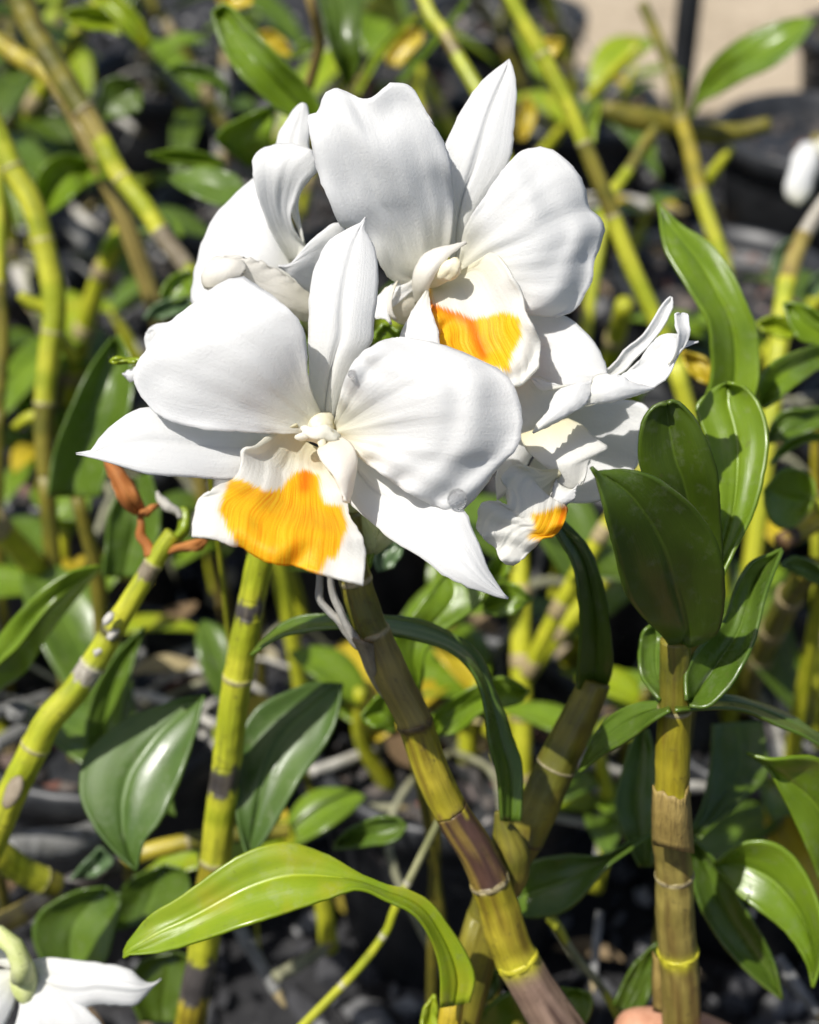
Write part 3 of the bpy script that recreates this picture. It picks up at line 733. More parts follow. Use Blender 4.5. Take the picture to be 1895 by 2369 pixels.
# --- D: the right bloom, seen from the side
Dw = flower('right side-on white orchid bloom with ruffled lip half hidden behind front bloom', 1330, 880, .374)
G3 = lambda pts: E(3, pts)
petal('petal', Dw, M['petal2'], G3([(1000, 860), (1195, 765), (1290, 660), (1370, 598), (1412, 540), (1450, 475), (1490, 420), (1512, 400)]),
      G3([(1100, 850), (1255, 790), (1330, 722), (1400, 650), (1460, 575), (1505, 500), (1524, 440), (1520, 404)]),
      [.380, .379, .377, .377, .378], cup=-.002, nu=28, nv=11)
petal('petal', Dw, M['petal'], G3([(930, 960), (1010, 960), (1100, 942), (1250, 918), (1400, 870), (1500, 800), (1545, 700), (1570, 662), (1610, 640), (1652, 627)]),
      G3([(930, 880), (1120, 830), (1262, 792), (1340, 735), (1440, 612), (1500, 588), (1550, 592), (1560, 610), (1600, 622), (1652, 627)]),
      [.376, .372, .369, .368, .370, .372], tilt=[0, .006, .008, .004], cup=[0, -.003, -.004, -.002], ridge=.0007, ruffle=.0008, nu=36, nv=19)
petal('petal_fold', Dw, M['petal2'], G3([(1500, 740), (1530, 690), (1548, 600), (1536, 540), (1533, 488), (1548, 483)]),
      G3([(1560, 680), (1595, 630), (1611, 570), (1606, 530), (1600, 488), (1590, 486)]), [.3675, .367, .3665, .368], cup=-.0015, tilt=.002, nu=20, nv=9)
petal('petal_fold', Dw, M['petal2'], G3([(1118, 885), (1085, 942), (1110, 940), (1250, 920), (1380, 880), (1425, 860)]),
      G3([(1120, 820), (1150, 792), (1200, 786), (1270, 800), (1330, 832), (1425, 858)]), [.3615, .360, .3605, .364], cup=.0025, ruffle=.0004, nu=26, nv=13)
petal('petal_fold', Dw, M['petal2'], G3([(826, 1082), (850, 1030), (900, 975), (920, 920), (940, 880), (1000, 850)]),
      G3([(826, 1082), (900, 1046), (1000, 992), (1080, 945), (1115, 890), (1120, 818)]), [.357, .3575, .3585, .3605], cup=.003, ruffle=.0005, nu=26, nv=15)
petal('sepal', Dw, M['petal2'], G3([(870, 880), (840, 845), (808, 804)]), G3([(1010, 846), (930, 835), (860, 815), (808, 804)]), [.369, .369, .37], nu=12, nv=9)
petal('sepal', Dw, M['petal2'], G3([(780, 1300), (900, 1400), (1010, 1425), (1100, 1430), (1160, 1418)]), G3([(1000, 900), (1150, 930), (1300, 915), (1380, 940), (1405, 965)]),
      [.386, .387, .388, .388, .387], tip=G3([(1160, 1418), (1260, 1330), (1350, 1240), (1352, 1120), (1372, 1030), (1405, 965)]), cup=-.003, ridge=.0006, nu=30, nv=26)
petal('sepal', Dw, M['petal2'], G3([(690, 780), (690, 1000), (660, 1200), (640, 1310), (650, 1420)]), G3([(860, 800), (985, 870), (970, 1000), (820, 1200), (760, 1320)]),
      [.3745, .3755, .378, .380], cup=.002, nu=22, nv=15)
petal('lip', Dw, M['lip'], G3([(760, 1090), (790, 1160), (850, 1220), (900, 1260), (955, 1330)]), G3([(1000, 1010), (1080, 1050), (1130, 1105), (1200, 1152), (1150, 1185), (1108, 1215), (1090, 1300), (1070, 1340)]),
      [.372, .3695, .3665, .3648, .364], tip=G3([(955, 1330), (985, 1352), (1020, 1362), (1070, 1340)]), cup=[.003, .004, .003, -.003], ruffle=0, nu=36, nv=26,
      patch=G3([(3000, 3000), (3010, 3000), (3010, 3010)]))
petal('lip_throat', Dw, M['cream'], G3([(930, 1230), (945, 1290), (960, 1330)]), G3([(1090, 1210), (1095, 1270), (1070, 1335)]), [.3665, .3652, .3645], base=G3([(930, 1230), (1020, 1215), (1090, 1210)]), cup=-.002, nu=14, nv=13)
petal('lip_edge', Dw, M['petal2'], G3([(965, 1285), (940, 1320), (920, 1390), (888, 1440)]), G3([(1085, 1310), (1045, 1355), (1035, 1410), (995, 1440)]),
      [.3632, .362, .3615, .362], base=G3([(965, 1285), (945, 1318), (975, 1350), (1030, 1362), (1085, 1310)]), cup=.002, ruffle=.0006, nu=18, nv=15)
petal('lip_middle_lobe', Dw, M['lip'], G3([(960, 1280), (940, 1262), (850, 1264), (780, 1243), (720, 1250), (668, 1305), (690, 1360), (700, 1430), (690, 1440), (640, 1420), (562, 1442), (545, 1560)]),
      G3([(968, 1290), (940, 1335), (900, 1430), (960, 1440), (995, 1448), (985, 1520), (935, 1592), (870, 1612), (810, 1675), (770, 1715), (725, 1737)]),
      [.3635, .3615, .3595, .3585, .3575], tip=G3([(545, 1560), (580, 1610), (630, 1650), (660, 1705), (690, 1735), (725, 1737)]),
      cup=[.001, .003, .003, .002], ridge=.0008, ruffle=.0011, rufn=5, nu=60, nv=44,
      patch=G3([(822, 1490), (870, 1485), (920, 1465), (1000, 1440), (1000, 1520), (945, 1600), (870, 1620), (806, 1605), (840, 1560)]), stripe=np.array(G3([(985, 1450), (960, 1530)])), swid=6)
stalk(Dw, [P(1290, 915, .377), P(1200, 980, .386), P(1040, 1130, .394), NODE])

# --- E: the bloom at the lower left edge, seen from behind
Ew = flower('white orchid bloom seen from behind at the bottom left edge', 60, 2270, .43, 'white orchid blooms of other plants')
petal('sepal', Ew, M['petal2'], E(5, [(60, 1160), (180, 1250), (300, 1275), (380, 1250), (450, 1252), (540, 1250), (600, 1190), (643, 1146)]),
      E(5, [(70, 1090), (180, 1062), (300, 1072), (430, 1088), (520, 1110), (570, 1155), (610, 1165), (643, 1146)]), [.430, .427, .424, .422, .424], cup=[.001, .004, .005, .002], rib=-.0008, ridge=.0008, nu=30, nv=19)
petal('petal', Ew, M['petal2'], E(5, [(60, 1120), (80, 1240), (60, 1330), (30, 1440)]), E(5, [(120, 1110), (250, 1180), (350, 1270), (430, 1360), (470, 1450)]),
      [.430, .425, .423, .425], tip=E(5, [(30, 1440), (250, 1500), (470, 1450)]), cup=.004, ridge=.0008, nu=26, nv=22)
petal('petal', Ew, M['petal2'], E(5, [(40, 1110), (-100, 1120), (-220, 1180), (-300, 1290)]), E(5, [(80, 1130), (60, 1240), (0, 1370), (-60, 1460)]), [.430, .426, .425, .427],
      tip=E(5, [(-300, 1290), (-200, 1420), (-60, 1460)]), cup=.004, ridge=.0008, nu=24, nv=18)
petal('sepal', Ew, M['petal2'], E(5, [(40, 1110), (-80, 1060), (-160, 1000), (-260, 960)]), E(5, [(70, 1090), (20, 1000), (-80, 940), (-260, 960)]), [.431, .433, .436, .44], cup=.002, nu=20, nv=11)
q0 = [P(*p, d) for p, d in zip(E(5, [(90, 1150), (85, 1080), (50, 1010), (-20, 965), (-120, 980), (-200, 1080)]), (.4215, .420, .4195, .42, .424, .43))]
tube('flower_stalk', Ew, M['stalk'], to_ground(q0), [.0032, .0020, .0018, .0018, .0018, .0022, .003], 12, 40, 0, 0, .03)
blob('ovary', Ew, M['stalk'], P(*E(5, [(95, 1150)])[0], .425), -CU * .8 + CR * .1, .0040, .0038, .007, .1)

# --- F: the blurred petal at the upper right
Fq = PYp(1850, 400, .80); 
Fw = thing('orchid_flower', 'far out-of-focus white bloom hanging over the black pot at right', 'flower', Fq, 'white orchid blooms of other plants')
dF = DY(400, .80)
petal('petal', Fw, M['petal'], E(9, [(1625, 1030), (1570, 1000), (1550, 940), (1575, 860), (1595, 780), (1640, 715)]), E(9, [(1625, 1030), (1680, 980), (1700, 900), (1720, 830), (1722, 760), (1690, 710)]),
      [dF - .01, dF - .012, dF - .01, dF], cup=.006, nu=18, nv=11)
petal('petal', Fw, M['petal'], E(9, [(1690, 730), (1760, 690), (1850, 720), (1930, 790)]), E(9, [(1700, 760), (1780, 800), (1860, 830), (1930, 790)]), [dF, dF - .01, dF - .005, dF], cup=.004, nu=18, nv=11)
petal('sepal', Fw, M['petal'], E(9, [(1700, 740), (1790, 640), (1830, 560), (1850, 500)]), E(9, [(1730, 760), (1830, 690), (1870, 600), (1850, 500)]), [dF, dF - .002, dF, dF + .004], cup=.003, nu=18, nv=11)
tube('flower_stalk', Fw, M['stalk'], to_ground([Fq + Vector((.012, .01, .008)), Fq + Vector((.05, .03, .02)), Fq + Vector((.08, .05, -.02)), Fq + Vector((.09, .06, -.08))]), .0025, 10, 30)

# ------------------------------------------------------------------ canes of the near plants
S5 = lambda p: E(5, p)
S6 = lambda p: E(6, p)
S7 = lambda p: E(7, p)
S12 = lambda p: E(12, p)
def at(py, Y): return DY(py, Y)
# the cane that carries the flower cluster
Mc = cane('orchid_cane', 'thick yellow and purple-brown cane leaning below the front bloom to bottom edge',
          [(800, 1190), (808, 1270), (823, 1343), (847, 1424), (884, 1510), (920, 1591), (957, 1664), (985, 1749), (1012, 1818), (1052, 1893), (1107, 1980), (1150, 2085), (1180, 2185), (1237, 2290), (1295, 2380), (1330, 2440)],
          (.312, .262), [33, 36, 38, 40, 44, 50, 60],
          [(.12, 'cane_olive'), (.10, 'cane_olive', 'node_tan'), (.18, 'cane_tan', 'cane_brown'), (.17, 'cane_yellow', None), (.145, 'cane_brown', 'node_tan'), (.15, 'cane_yellow', 'node'), (.2, 'cane_mauve', None, 1.12)], ribs=.05)
for line, d in ((S12([(345, 150), (343, 250), (345, 335), (400, 405), (450, 455), (505, 530), (560, 590), (640, 620)]), .383), (S12([(405, 150), (408, 240), (425, 320), (460, 400), (500, 490), (550, 560), (640, 610)]), .382)):
    tube('aerial_root', Mc, M['root'], [P(x, y, d + .00005 * (y - 1350)) for x, y in line], [.0009, .0010, .0011, .0012, .0020], 10, 40, 0, 0, .2)
blade('torn_sheath', Mc, M['cane_grey'], S12([(530, 560), (575, 650), (610, 745), (665, 840), (705, 900)]), S12([(650, 590), (665, 650), (700, 740), (705, 800), (725, 905)]),
      [.3865, .389, .393, .398, .4035], cup=.0035, nu=16, nv=9, wob=.001, ruffle=.0008)
# the right cane with the big leaves
Rc = cane('orchid_cane', 'upright tan jointed cane crowned by dark oval leaves at right',
          [(1563, 1480), (1563, 1560), (1562, 1635), (1557, 1730), (1556, 1820), (1550, 1925), (1560, 2017), (1562, 2122), (1570, 2214), (1576, 2300), (1578, 2440)],
          (.298, .272), [33, 36, 39, 43, 46, 48],
          [(.16, 'cane_olive'), (.20, 'cane_yellow', 'node'), (.19, 'cane_tan', 'node_tan'), (.18, 'cane_tan', 'node'), (.24, 'cane_tan')], ribs=.02)
for yy, dd in ((1825, .004), (2210, .004)):
    blade('dry_sheath', Rc, M['cane_tan'], [(1511, yy - 10), (1508, yy + 60), (1512, yy + 130)], [(1594, yy - 8), (1600, yy + 60), (1606, yy + 150)], [DY(yy, .2865) - .007, DY(yy + 60, .2845) - .0075, DY(yy + 130, .2825) - .007], cup=.004, nu=10, nv=9, base=[(1511, yy - 10), (1522, yy + 9), (1538, yy + 4), (1549, yy + 22), (1562, yy + 16), (1580, yy + 30), (1588, yy + 2), (1594, yy - 14)], thick=.0003)
leaf(Rc, M['leaf_olive'], S7([(690, 1668), (645, 1600), (540, 1500), (480, 1400), (430, 1200), (380, 1000), (347, 885), (330, 845)]),
     S7([(760, 1662), (850, 1630), (910, 1580), (935, 1450), (930, 1300), (890, 1160), (800, 1030), (720, 960), (620, 890), (520, 860), (430, 853), (360, 868), (330, 845)]),
     [.386, .371, .357, .347, .340, .337], cup=[-.001, -.003, -.003, -.002, 0], tilt=[0, .003, .003, .003], rib=.0012, nu=36)
leaf(Rc, M['leaf_olive'], S7([(760, 1500), (700, 1250), (600, 950), (550, 850), (542, 760), (556, 660), (595, 585), (645, 555), (672, 562)]),
     S7([(860, 1450), (920, 1280), (917, 1050), (905, 900), (880, 800), (825, 665), (760, 580), (705, 542), (672, 560)]), [.393, .385, .376, .368, .363, .360], cup=-.002, tilt=.002, rib=.001, nu=34)
leaf(Rc, M['leaf'], S7([(800, 1480), (860, 1250), (880, 1000), (860, 760), (815, 620), (803, 560), (860, 505), (905, 475), (945, 462)]),
     S7([(880, 1450), (945, 1290), (1010, 1160), (1072, 1030), (1115, 850), (1130, 720), (1110, 600), (1060, 510), (1000, 470), (945, 462)]), [.386, .389, .394, .399, .403, .406], cup=-.003, tilt=[0, -.004, -.005, -.004], rib=.0016, nu=34)
leaf(Rc, M['leaf_deep'], S7([(760, 1900), (760, 1760), (830, 1650), (930, 1540), (980, 1400), (1050, 1280), (1140, 1240), (1195, 1215)]),
     S7([(775, 1925), (860, 1930), (950, 1850), (1012, 1750), (1072, 1620), (1112, 1450), (1152, 1330), (1195, 1222)]), [.384, .386, .391, .397, .402], cup=-.005, tilt=[0, -.006, -.01, -.004], rib=.0012, nu=34)
leaf(Rc, M['leaf_deep'], S7([(640, 1900), (560, 1800), (545, 1700), (560, 1600), (600, 1560)]), S7([(690, 1900), (700, 1800), (700, 1700), (690, 1600), (640, 1550)]), [.392, .397, .402, .404], cup=-.003)
leaf(Rc, M['leaf_deep'], S6([(1150, 40), (1330, 12), (1500, 50), (1620, 100), (1725, 170), (1830, 260)]), S6([(1150, 75), (1400, 72), (1550, 132), (1650, 170), (1725, 215), (1830, 280)]), [.390, .398, .408, .414, .420], cup=-.002, tilt=-.012)
leaf(Rc, M['leaf_deep'], S6([(1130, 40), (1000, 45), (900, 90), (830, 170), (790, 260), (768, 322)]), S6([(1130, 75), (1060, 120), (960, 195), (870, 245), (810, 290), (768, 322)]), [.390, .396, .404, .41, .416], cup=-.002, tilt=-.01)
# the cane leaning right behind the flower cane, with its tall strap leaf
Qc = cane('orchid_cane', 'olive cane with bright yellow joint leaning right behind the flower cane',
          [(1378, 1575), (1352, 1635), (1330, 1680), (1289, 1765), (1230, 1900), (1190, 1975), (1150, 2050), (1120, 2120)], (.318, .29), [36, 43, 45, 46, 40],
          [(.36, 'cane_olive'), (.30, 'cane_olive', 'cane_brown'), (.34, 'cane_olive')], seg=16)
leaf(Qc, M['leaf_olive'], S7([(270, 1850), (268, 1760), (280, 1600), (275, 1450), (250, 1290), (190, 1180), (130, 1090), (60, 1020)]), S7([(385, 1870), (425, 1760), (412, 1550), (380, 1380), (318, 1210), (230, 1110), (130, 1040), (60, 1020)]),
     [.421, .410, .402, .398, .400, .405], cup=[-.004, -.002, -.001], tilt=.006, nu=34)
# young shoot with the leaf that arches across behind the flower cane
Sh = cane('orchid_shoot', 'short grey-green shoot with long leaf arching behind the flower cane',
          S6([(440, 480), (470, 560), (490, 650), (480, 740), (450, 830)]), (.292, .285), [6, 30, 46, 46, 32], [(1, 'cane_olive')], cat='orchid shoot')
leaf(Sh, M['leaf_deep'], S12([(1380, 1600), (1360, 1350), (1310, 1150), (1292, 1000), (1262, 850), (1200, 730), (1100, 640), (950, 580), (720, 535), (470, 500), (250, 520), (100, 560), (0, 620), (-50, 655)]),
     S12([(1490, 1600), (1502, 1300), (1450, 1150), (1400, 1000), (1340, 850), (1282, 700), (1200, 590), (1050, 500), (900, 450), (700, 430), (470, 425), (300, 420), (150, 460), (30, 560), (-50, 655)]),
     [.409, .406, .403, .402, .404, .408, .412, .415], cup=-.002, tilt=[0, .008, .008, .010, .012, .01], nu=60, nv=15)
# left canes
L1 = cane('orchid_cane', 'bright lime cane leaning left with dried orange bracts at its top',
          [(400, 1235), (372, 1275), (345, 1320), (300, 1395), (262, 1455), (224, 1522), (172, 1600), (116, 1664), (70, 1750), (29, 1832), (-15, 1935), (-70, 2060)], (.358, .318), [20, 24, 30, 33, 35, 37],
          [(.09, 'cane_lime', 'node_tan'), (.04, 'cane_grey', None), (.16, 'cane_lime', 'cane_black'), (.10, 'cane_lime', 'root'), (.04, 'root', None), (.21, 'cane_lime', 'node_tan'), (.2, 'cane_lime', None), (.2, 'cane_lime')], node='node_tan')
d1 = DY(1290, .355)
leaf(L1, M['leaf_dry'], E(4, [(625, 365), (590, 358), (540, 320), (510, 260), (485, 200), (465, 130), (460, 90)]), E(4, [(640, 362), (640, 335), (625, 300), (590, 230), (545, 170), (500, 130), (460, 90)]), [d1, d1 - .004, d1 - .004, d1 - .003, d1], name='dried_bract', cup=[.001, .003, .003, .001], nu=22, nv=11, ruffle=.001, ridge=.0008)
leaf(L1, M['leaf_dry'], E(4, [(590, 362), (640, 345), (670, 325), (702, 322)]), E(4, [(655, 372), (670, 352), (685, 340), (702, 322)]), [d1 - .001, d1 - .003, d1 - .002, d1], name='dried_bract', cup=.002, nu=12, nv=7)
tube('dried_stalk', L1, M['leaf_dry'], [P(*p, d1) for p in E(4, [(625, 360), (628, 410), (625, 460), (655, 500), (672, 545)])], [.0010, .0013, .0014, .0016, .0020], 8, 22, .1, 0, .4)
leaf(L1, M['leaf_dry'], E(4, [(740, 545), (790, 528), (850, 526), (885, 525), (920, 482)]), E(4, [(745, 515), (790, 500), (850, 482), (890, 474), (920, 482)]), [d1, d1 - .003, d1 - .003, d1], name='dried_bract', cup=.002, nu=14, nv=9, ruffle=.0008)
leaf(L1, M['leaf_lime'], E(4, [(745, 530), (735, 490), (790, 430), (800, 340), (818, 335)]), E(4, [(790, 500), (830, 450), (845, 390), (835, 350), (818, 335)]), [d1 + .004, d1 + .002, d1 + .002, d1 + .004], cup=.003, nu=16, nv=9)
tube('dried_stalk', L1, M['root'], [P(*p, d1) for p in E(4, [(697, 262), (708, 295), (740, 328), (785, 352), (800, 380)])], [.0004, .0013, .0017, .0012, .0008], 8, 24, .08, 0, .4)
for p in ((480, 830), (440, 965), (500, 895)):
    blob('bract_scar', L1, M['root'], P(*E(4, [p])[0], DY(1000 + p[1] * .52, .345) - .003), CR + CU, .0016, .0012, .0024, .5, 2)
blob('leaf_scar', L1, M['cane_grey'], P(*S5([(52, 400)])[0], DY(1832, .327) - .0068), CR * .5 + CU, .0032, .0014, .0055, .15, 2)
L2 = cane('orchid_cane', 'upright yellow-lime cane with black ringed joints left of centre',
          [(612, 1262), (600, 1297), (579, 1407), (553, 1553), (537, 1658), (525, 1774), (512, 1860), (499, 1971), (480, 2100), (470, 2209), (452, 2296), (438, 2380), (425, 2450)], (.352, .315), [28, 31, 34, 36, 37, 38],
          [(.105, 'cane_lime', None), (.035, 'cane_black', None), (.125, 'cane_lime', 'node_tan'), (.17, 'cane_lime', None), (.05, 'cane_black', None), (.14, 'cane_lime', 'node_tan'), (.10, 'cane_yellow', None), (.09, 'cane_lime', None), (.08, 'cane_black', None), (.13, 'cane_yellow')], node='node_tan')
# brown cane lying behind with the two broad dark leaves
Bc = cane('orchid_cane', 'grey-brown cane lying slantwise behind, bearing two broad dark green leaves',
          S5([(1150, 555), (900, 575), (700, 610), (560, 650), (420, 715), (280, 770), (150, 850), (0, 930), (-120, 1000)]), (.385, .36), [17, 20, 22, 25, 27],
          [(.3, 'cane_olive'), (.2, 'cane_yellow', None), (.2, 'cane_black', None), (.12, 'cane_grey', None), (.2, 'cane_tan')], node='node_tan')
leaf(Bc, M['leaf_mid'], S5([(545, 715), (460, 640), (380, 545), (322, 430), (318, 330), (340, 250), (420, 170), (520, 100), (650, 50), (740, 25), (815, 20)]),
     S5([(545, 715), (575, 600), (640, 520), (700, 400), (745, 280), (790, 140), (815, 20)]), [.458, .460, .464, .469, .475], cup=-.003, tilt=[0, -.007, -.006], rib=.0018, nu=34)
leaf(Bc, M['leaf_mid'], [(575, 1990), (548, 1900), (545, 1800), (558, 1700), (600, 1632), (681, 1592), (735, 1578), (792, 1582)],
     [(575, 1990), (620, 1935), (655, 1875), (691, 1812), (756, 1719), (781, 1656), (792, 1582)], [.466, .468, .472, .477, .483], cup=-.003, tilt=[0, -.007, -.006], rib=.0018, nu=34)
# the lime leaf at the bottom on its own shoot
d2 = .405
BLt = stemmed('orchid_shoot', 'bright lime glossy leaf bending left across the bottom on its own shoot', [
    dict(mat=M['leaf_lime'], L=[(1018, 2330), (1017, 2245), (996, 2172), (958, 2116), (900, 2086), (830, 2058), (754, 2081), (667, 2110), (556, 2145), (464, 2177), (377, 2203), (325, 2209), (300, 2209), (287, 2215)],
         Rr=[(1085, 2320), (1098, 2262), (1076, 2203), (1040, 2145), (999, 2090), (948, 2058), (893, 2046), (830, 2020), (765, 1982), (707, 1959), (661, 1948), (609, 1956), (556, 1977), (510, 2006), (464, 2040), (406, 2081), (348, 2116), (313, 2156), (290, 2191), (287, 2215)],
         D=[.402, .398, .393, .389, .387, .386, .387, .390], cup=[-.002, -.002, -.001, -.002, -.003, -.002, 0], tilt=[0, .003, .006, .010, .010, .006, .002], nu=60, nv=23, rib=.0010)],
    [(1050, 2300), (1040, 2370), (1025, 2450)], (.262, .255), 34, 'cane_yellow')

# ------------------------------------------------------------------ canes and leaves behind
b1 = cane('orchid_cane', 'blurred brown to pale green cane slanting down toward the rear left bloom',
          E(8, [(90, -40), (160, 130), (260, 300), (370, 480), (450, 600), (530, 750), (600, 880), (720, 1030), (830, 1200), (930, 1330), (1000, 1480)]), (.62, .55), [30, 28, 24, 22, 22], [(.42, 'cane_olive'), (.10, 'cane_tan', None), (.14, 'cane_lime'), (.2, 'cane_lime'), (.14, 'cane_grey', None), (.1, 'cane_lime')])
leaf(b1, M['leaf'], E(8, [(590, 885), (480, 900), (400, 950), (330, 1010), (250, 1062), (205, 1060)]), E(8, [(575, 860), (500, 810), (420, 785), (300, 770), (210, 840), (180, 930), (205, 1060)]), [DY(400, .6), .70, .69, .69, .70], cup=-.008, rib=.002)
leaf(b1, M['leaf_lime'], E(8, [(610, 175), (520, 150), (420, 145), (350, 110), (300, 70)]), E(8, [(600, 150), (560, 80), (480, 35), (400, 30), (300, 70)]), [.66, .66, .655, .655], cup=-.004)
leaf(b1, M['leaf_lime'], E(8, [(720, 250), (640, 170), (560, 90), (480, 0), (420, -60)]), E(8, [(760, 220), (720, 120), (660, 40), (580, -20), (420, -60)]), [.665, .66, .66, .665], cup=-.004)
leaf(b1, M['leaf_olive'], E(8, [(480, 560), (500, 460), (520, 400), (600, 380), (700, 440)]), E(8, [(520, 600), (620, 580), (690, 560), (710, 500), (700, 440)]), [.70, .70, .70, .70], cup=-.004)
b2 = cane('orchid_cane', 'blurred bright lime cane running down the left edge',
          E(0, [(-40, 200), (0, 290), (30, 360), (72, 440), (98, 545), (115, 640), (105, 740), (95, 830), (92, 920), (96, 1000)]), (.60, .53), [24, 25, 26, 24, 20], [(.22, 'cane_lime'), (.22, 'cane_lime', 'node_tan'), (.26, 'cane_lime'), (.2, 'cane_lime', 'node_tan'), (.2, 'cane_olive')])
for a, bq in (([(40, 620), (70, 640), (110, 655)], 14), ([(160, 760), (140, 730), (115, 700)], 15), ([(30, 900), (60, 880), (95, 870)], 13)):
    tube('side_shoot', b2, M['cane_lime'], [PYp(*p, .56) for p in E(0, a)], [bq * .00014, bq * .00021, bq * .00017], 8, 10)
b2b = cane('orchid_cane', 'blurred lime cane at the extreme left edge beside a brighter one', E(0, [(-5, 330), (2, 450), (0, 600), (6, 720), (-4, 860)]), (.62, .57), [14, 15], [(.5, 'cane_lime'), (.5, 'cane_olive')])
b6 = cane('orchid_cane', 'short blurred yellow-brown cane at the upper left corner', E(0, [(-30, 70), (40, 120), (110, 165), (160, 240)]), (.72, .68), [22, 22], [(.3, 'cane_yellow'), (.4, 'cane_yellow', 'node_tan'), (.3, 'cane_tan')])
b3 = cane('orchid_cane', 'long blurred yellow-lime cane behind the right petal of upper bloom',
          E(0, [(1060, -30), (1105, 50), (1155, 140), (1200, 230), (1240, 325), (1278, 420), (1300, 480), (1330, 560), (1380, 670), (1420, 760)]), (.63, .56), [17, 18, 18, 19, 20], [(.2, 'cane_lime'), (.25, 'cane_lime', 'node_tan'), (.2, 'cane_olive'), (.3, 'cane_lime'), (.1, 'cane_lime')])
leaf(b3, M['leaf_yellow'], E(9, [(290, 240), (320, 200), (380, 190), (440, 200)]), E(9, [(330, 330), (390, 290), (420, 250), (440, 200)]), [.70, .70, .70], cup=-.002)
leaf(b3, M['leaf_lime'], E(9, [(560, 690), (570, 600), (600, 540), (620, 510)]), E(9, [(600, 720), (610, 640), (625, 570), (620, 510)]), [.67, .67, .67], cup=-.002)
b4 = cane('orchid_cane', 'blurred thin lime cane rising in front of the sandy path', E(9, [(840, 20), (900, 160), (970, 330), (1010, 480), (1040, 620), (1080, 760), (1110, 900), (1150, 1040), (1190, 1160), (1240, 1300)]), (.80, .72), [13, 15, 16, 17], [(.3, 'cane_olive'), (.2, 'cane_olive', 'node_tan'), (.3, 'cane_yellow'), (.3, 'cane_lime')])
tube('side_shoot', b4, M['cane_lime'], [PYp(*p, .76) for p in E(9, [(1110, 960), (1180, 880), (1240, 800), (1290, 740)])], [.003, .0035, .003, .002], 8, 14)
tube('side_shoot', b4, M['cane_olive'], [PYp(*p, .78) for p in E(9, [(1050, 660), (1180, 670), (1330, 660), (1480, 620)])], [.005, .006, .005, .004], 8, 14)
tube('side_shoot', b4, M['cane_olive'], [PYp(*p, .79) for p in E(9, [(1040, 650), (920, 610), (780, 590), (640, 540)])], [.005, .007, .007, .004], 8, 14)
leaf(b4, M['leaf'], E(9, [(1060, 600), (1092, 540), (1112, 430), (1200, 290), (1330, 190), (1480, 120), (1620, 85), (1705, 100)]), E(9, [(1075, 610), (1140, 510), (1230, 470), (1350, 400), (1500, 330), (1620, 230), (1705, 100)]), [.80, .77, .74, .73, .73], cup=-.005, tilt=-.02, rib=.003)
b4b = cane('orchid_cane', 'small blurred lime cane forking up to the right beside the upper bloom', E(9, [(910, 640), (850, 720), (780, 840), (720, 920), (670, 990), (650, 1080)]), (.74, .70), [13, 14], [(.5, 'cane_olive'), (.5, 'cane_lime')])
leaf(b4b, M['leaf'], E(9, [(850, 790), (870, 720), (890, 690)]), E(9, [(890, 800), (910, 750), (890, 690)]), [.82, .82, .82])
b5 = cane('orchid_cane', 'blurred yellow cane above the gap between petal and dorsal sepal', E(11, [(930, -30), (980, 90), (1050, 180), (1130, 320), (1200, 440), (1260, 540)]), (.70, .66), [15, 15, 17], [(.4, 'cane_lime'), (.2, 'cane_tan', None), (.4, 'cane_lime')])
leaf(b5, M['leaf_lime'], E(11, [(540, 530), (600, 400), (720, 230), (850, 110), (940, 60)]), E(11, [(570, 540), (660, 380), (760, 240), (870, 130), (940, 60)]), [.72, .74, .75, .76], cup=-.003)
leaf(b5, M['leaf'], E(11, [(780, 470), (900, 330), (1000, 200), (1100, 90), (1190, -20)]), E(11, [(820, 470), (930, 340), (1040, 210), (1130, 100), (1200, -10)]), [.70, .72, .73, .74], cup=-.003)
leaf(b5, M['leaf_yellow'], E(11, [(740, 370), (720, 300), (760, 210), (840, 170), (890, 160)]), E(11, [(790, 380), (850, 320), (920, 250), (935, 190), (890, 160)]), [.80, .80, .80, .80], cup=-.004)
leaf(b5, M['leaf_yellow'], E(11, [(1480, 800), (1470, 700), (1490, 600), (1520, 540)]), E(11, [(1510, 800), (1560, 720), (1580, 620), (1520, 540)]), [.84, .84, .84], cup=-.004)
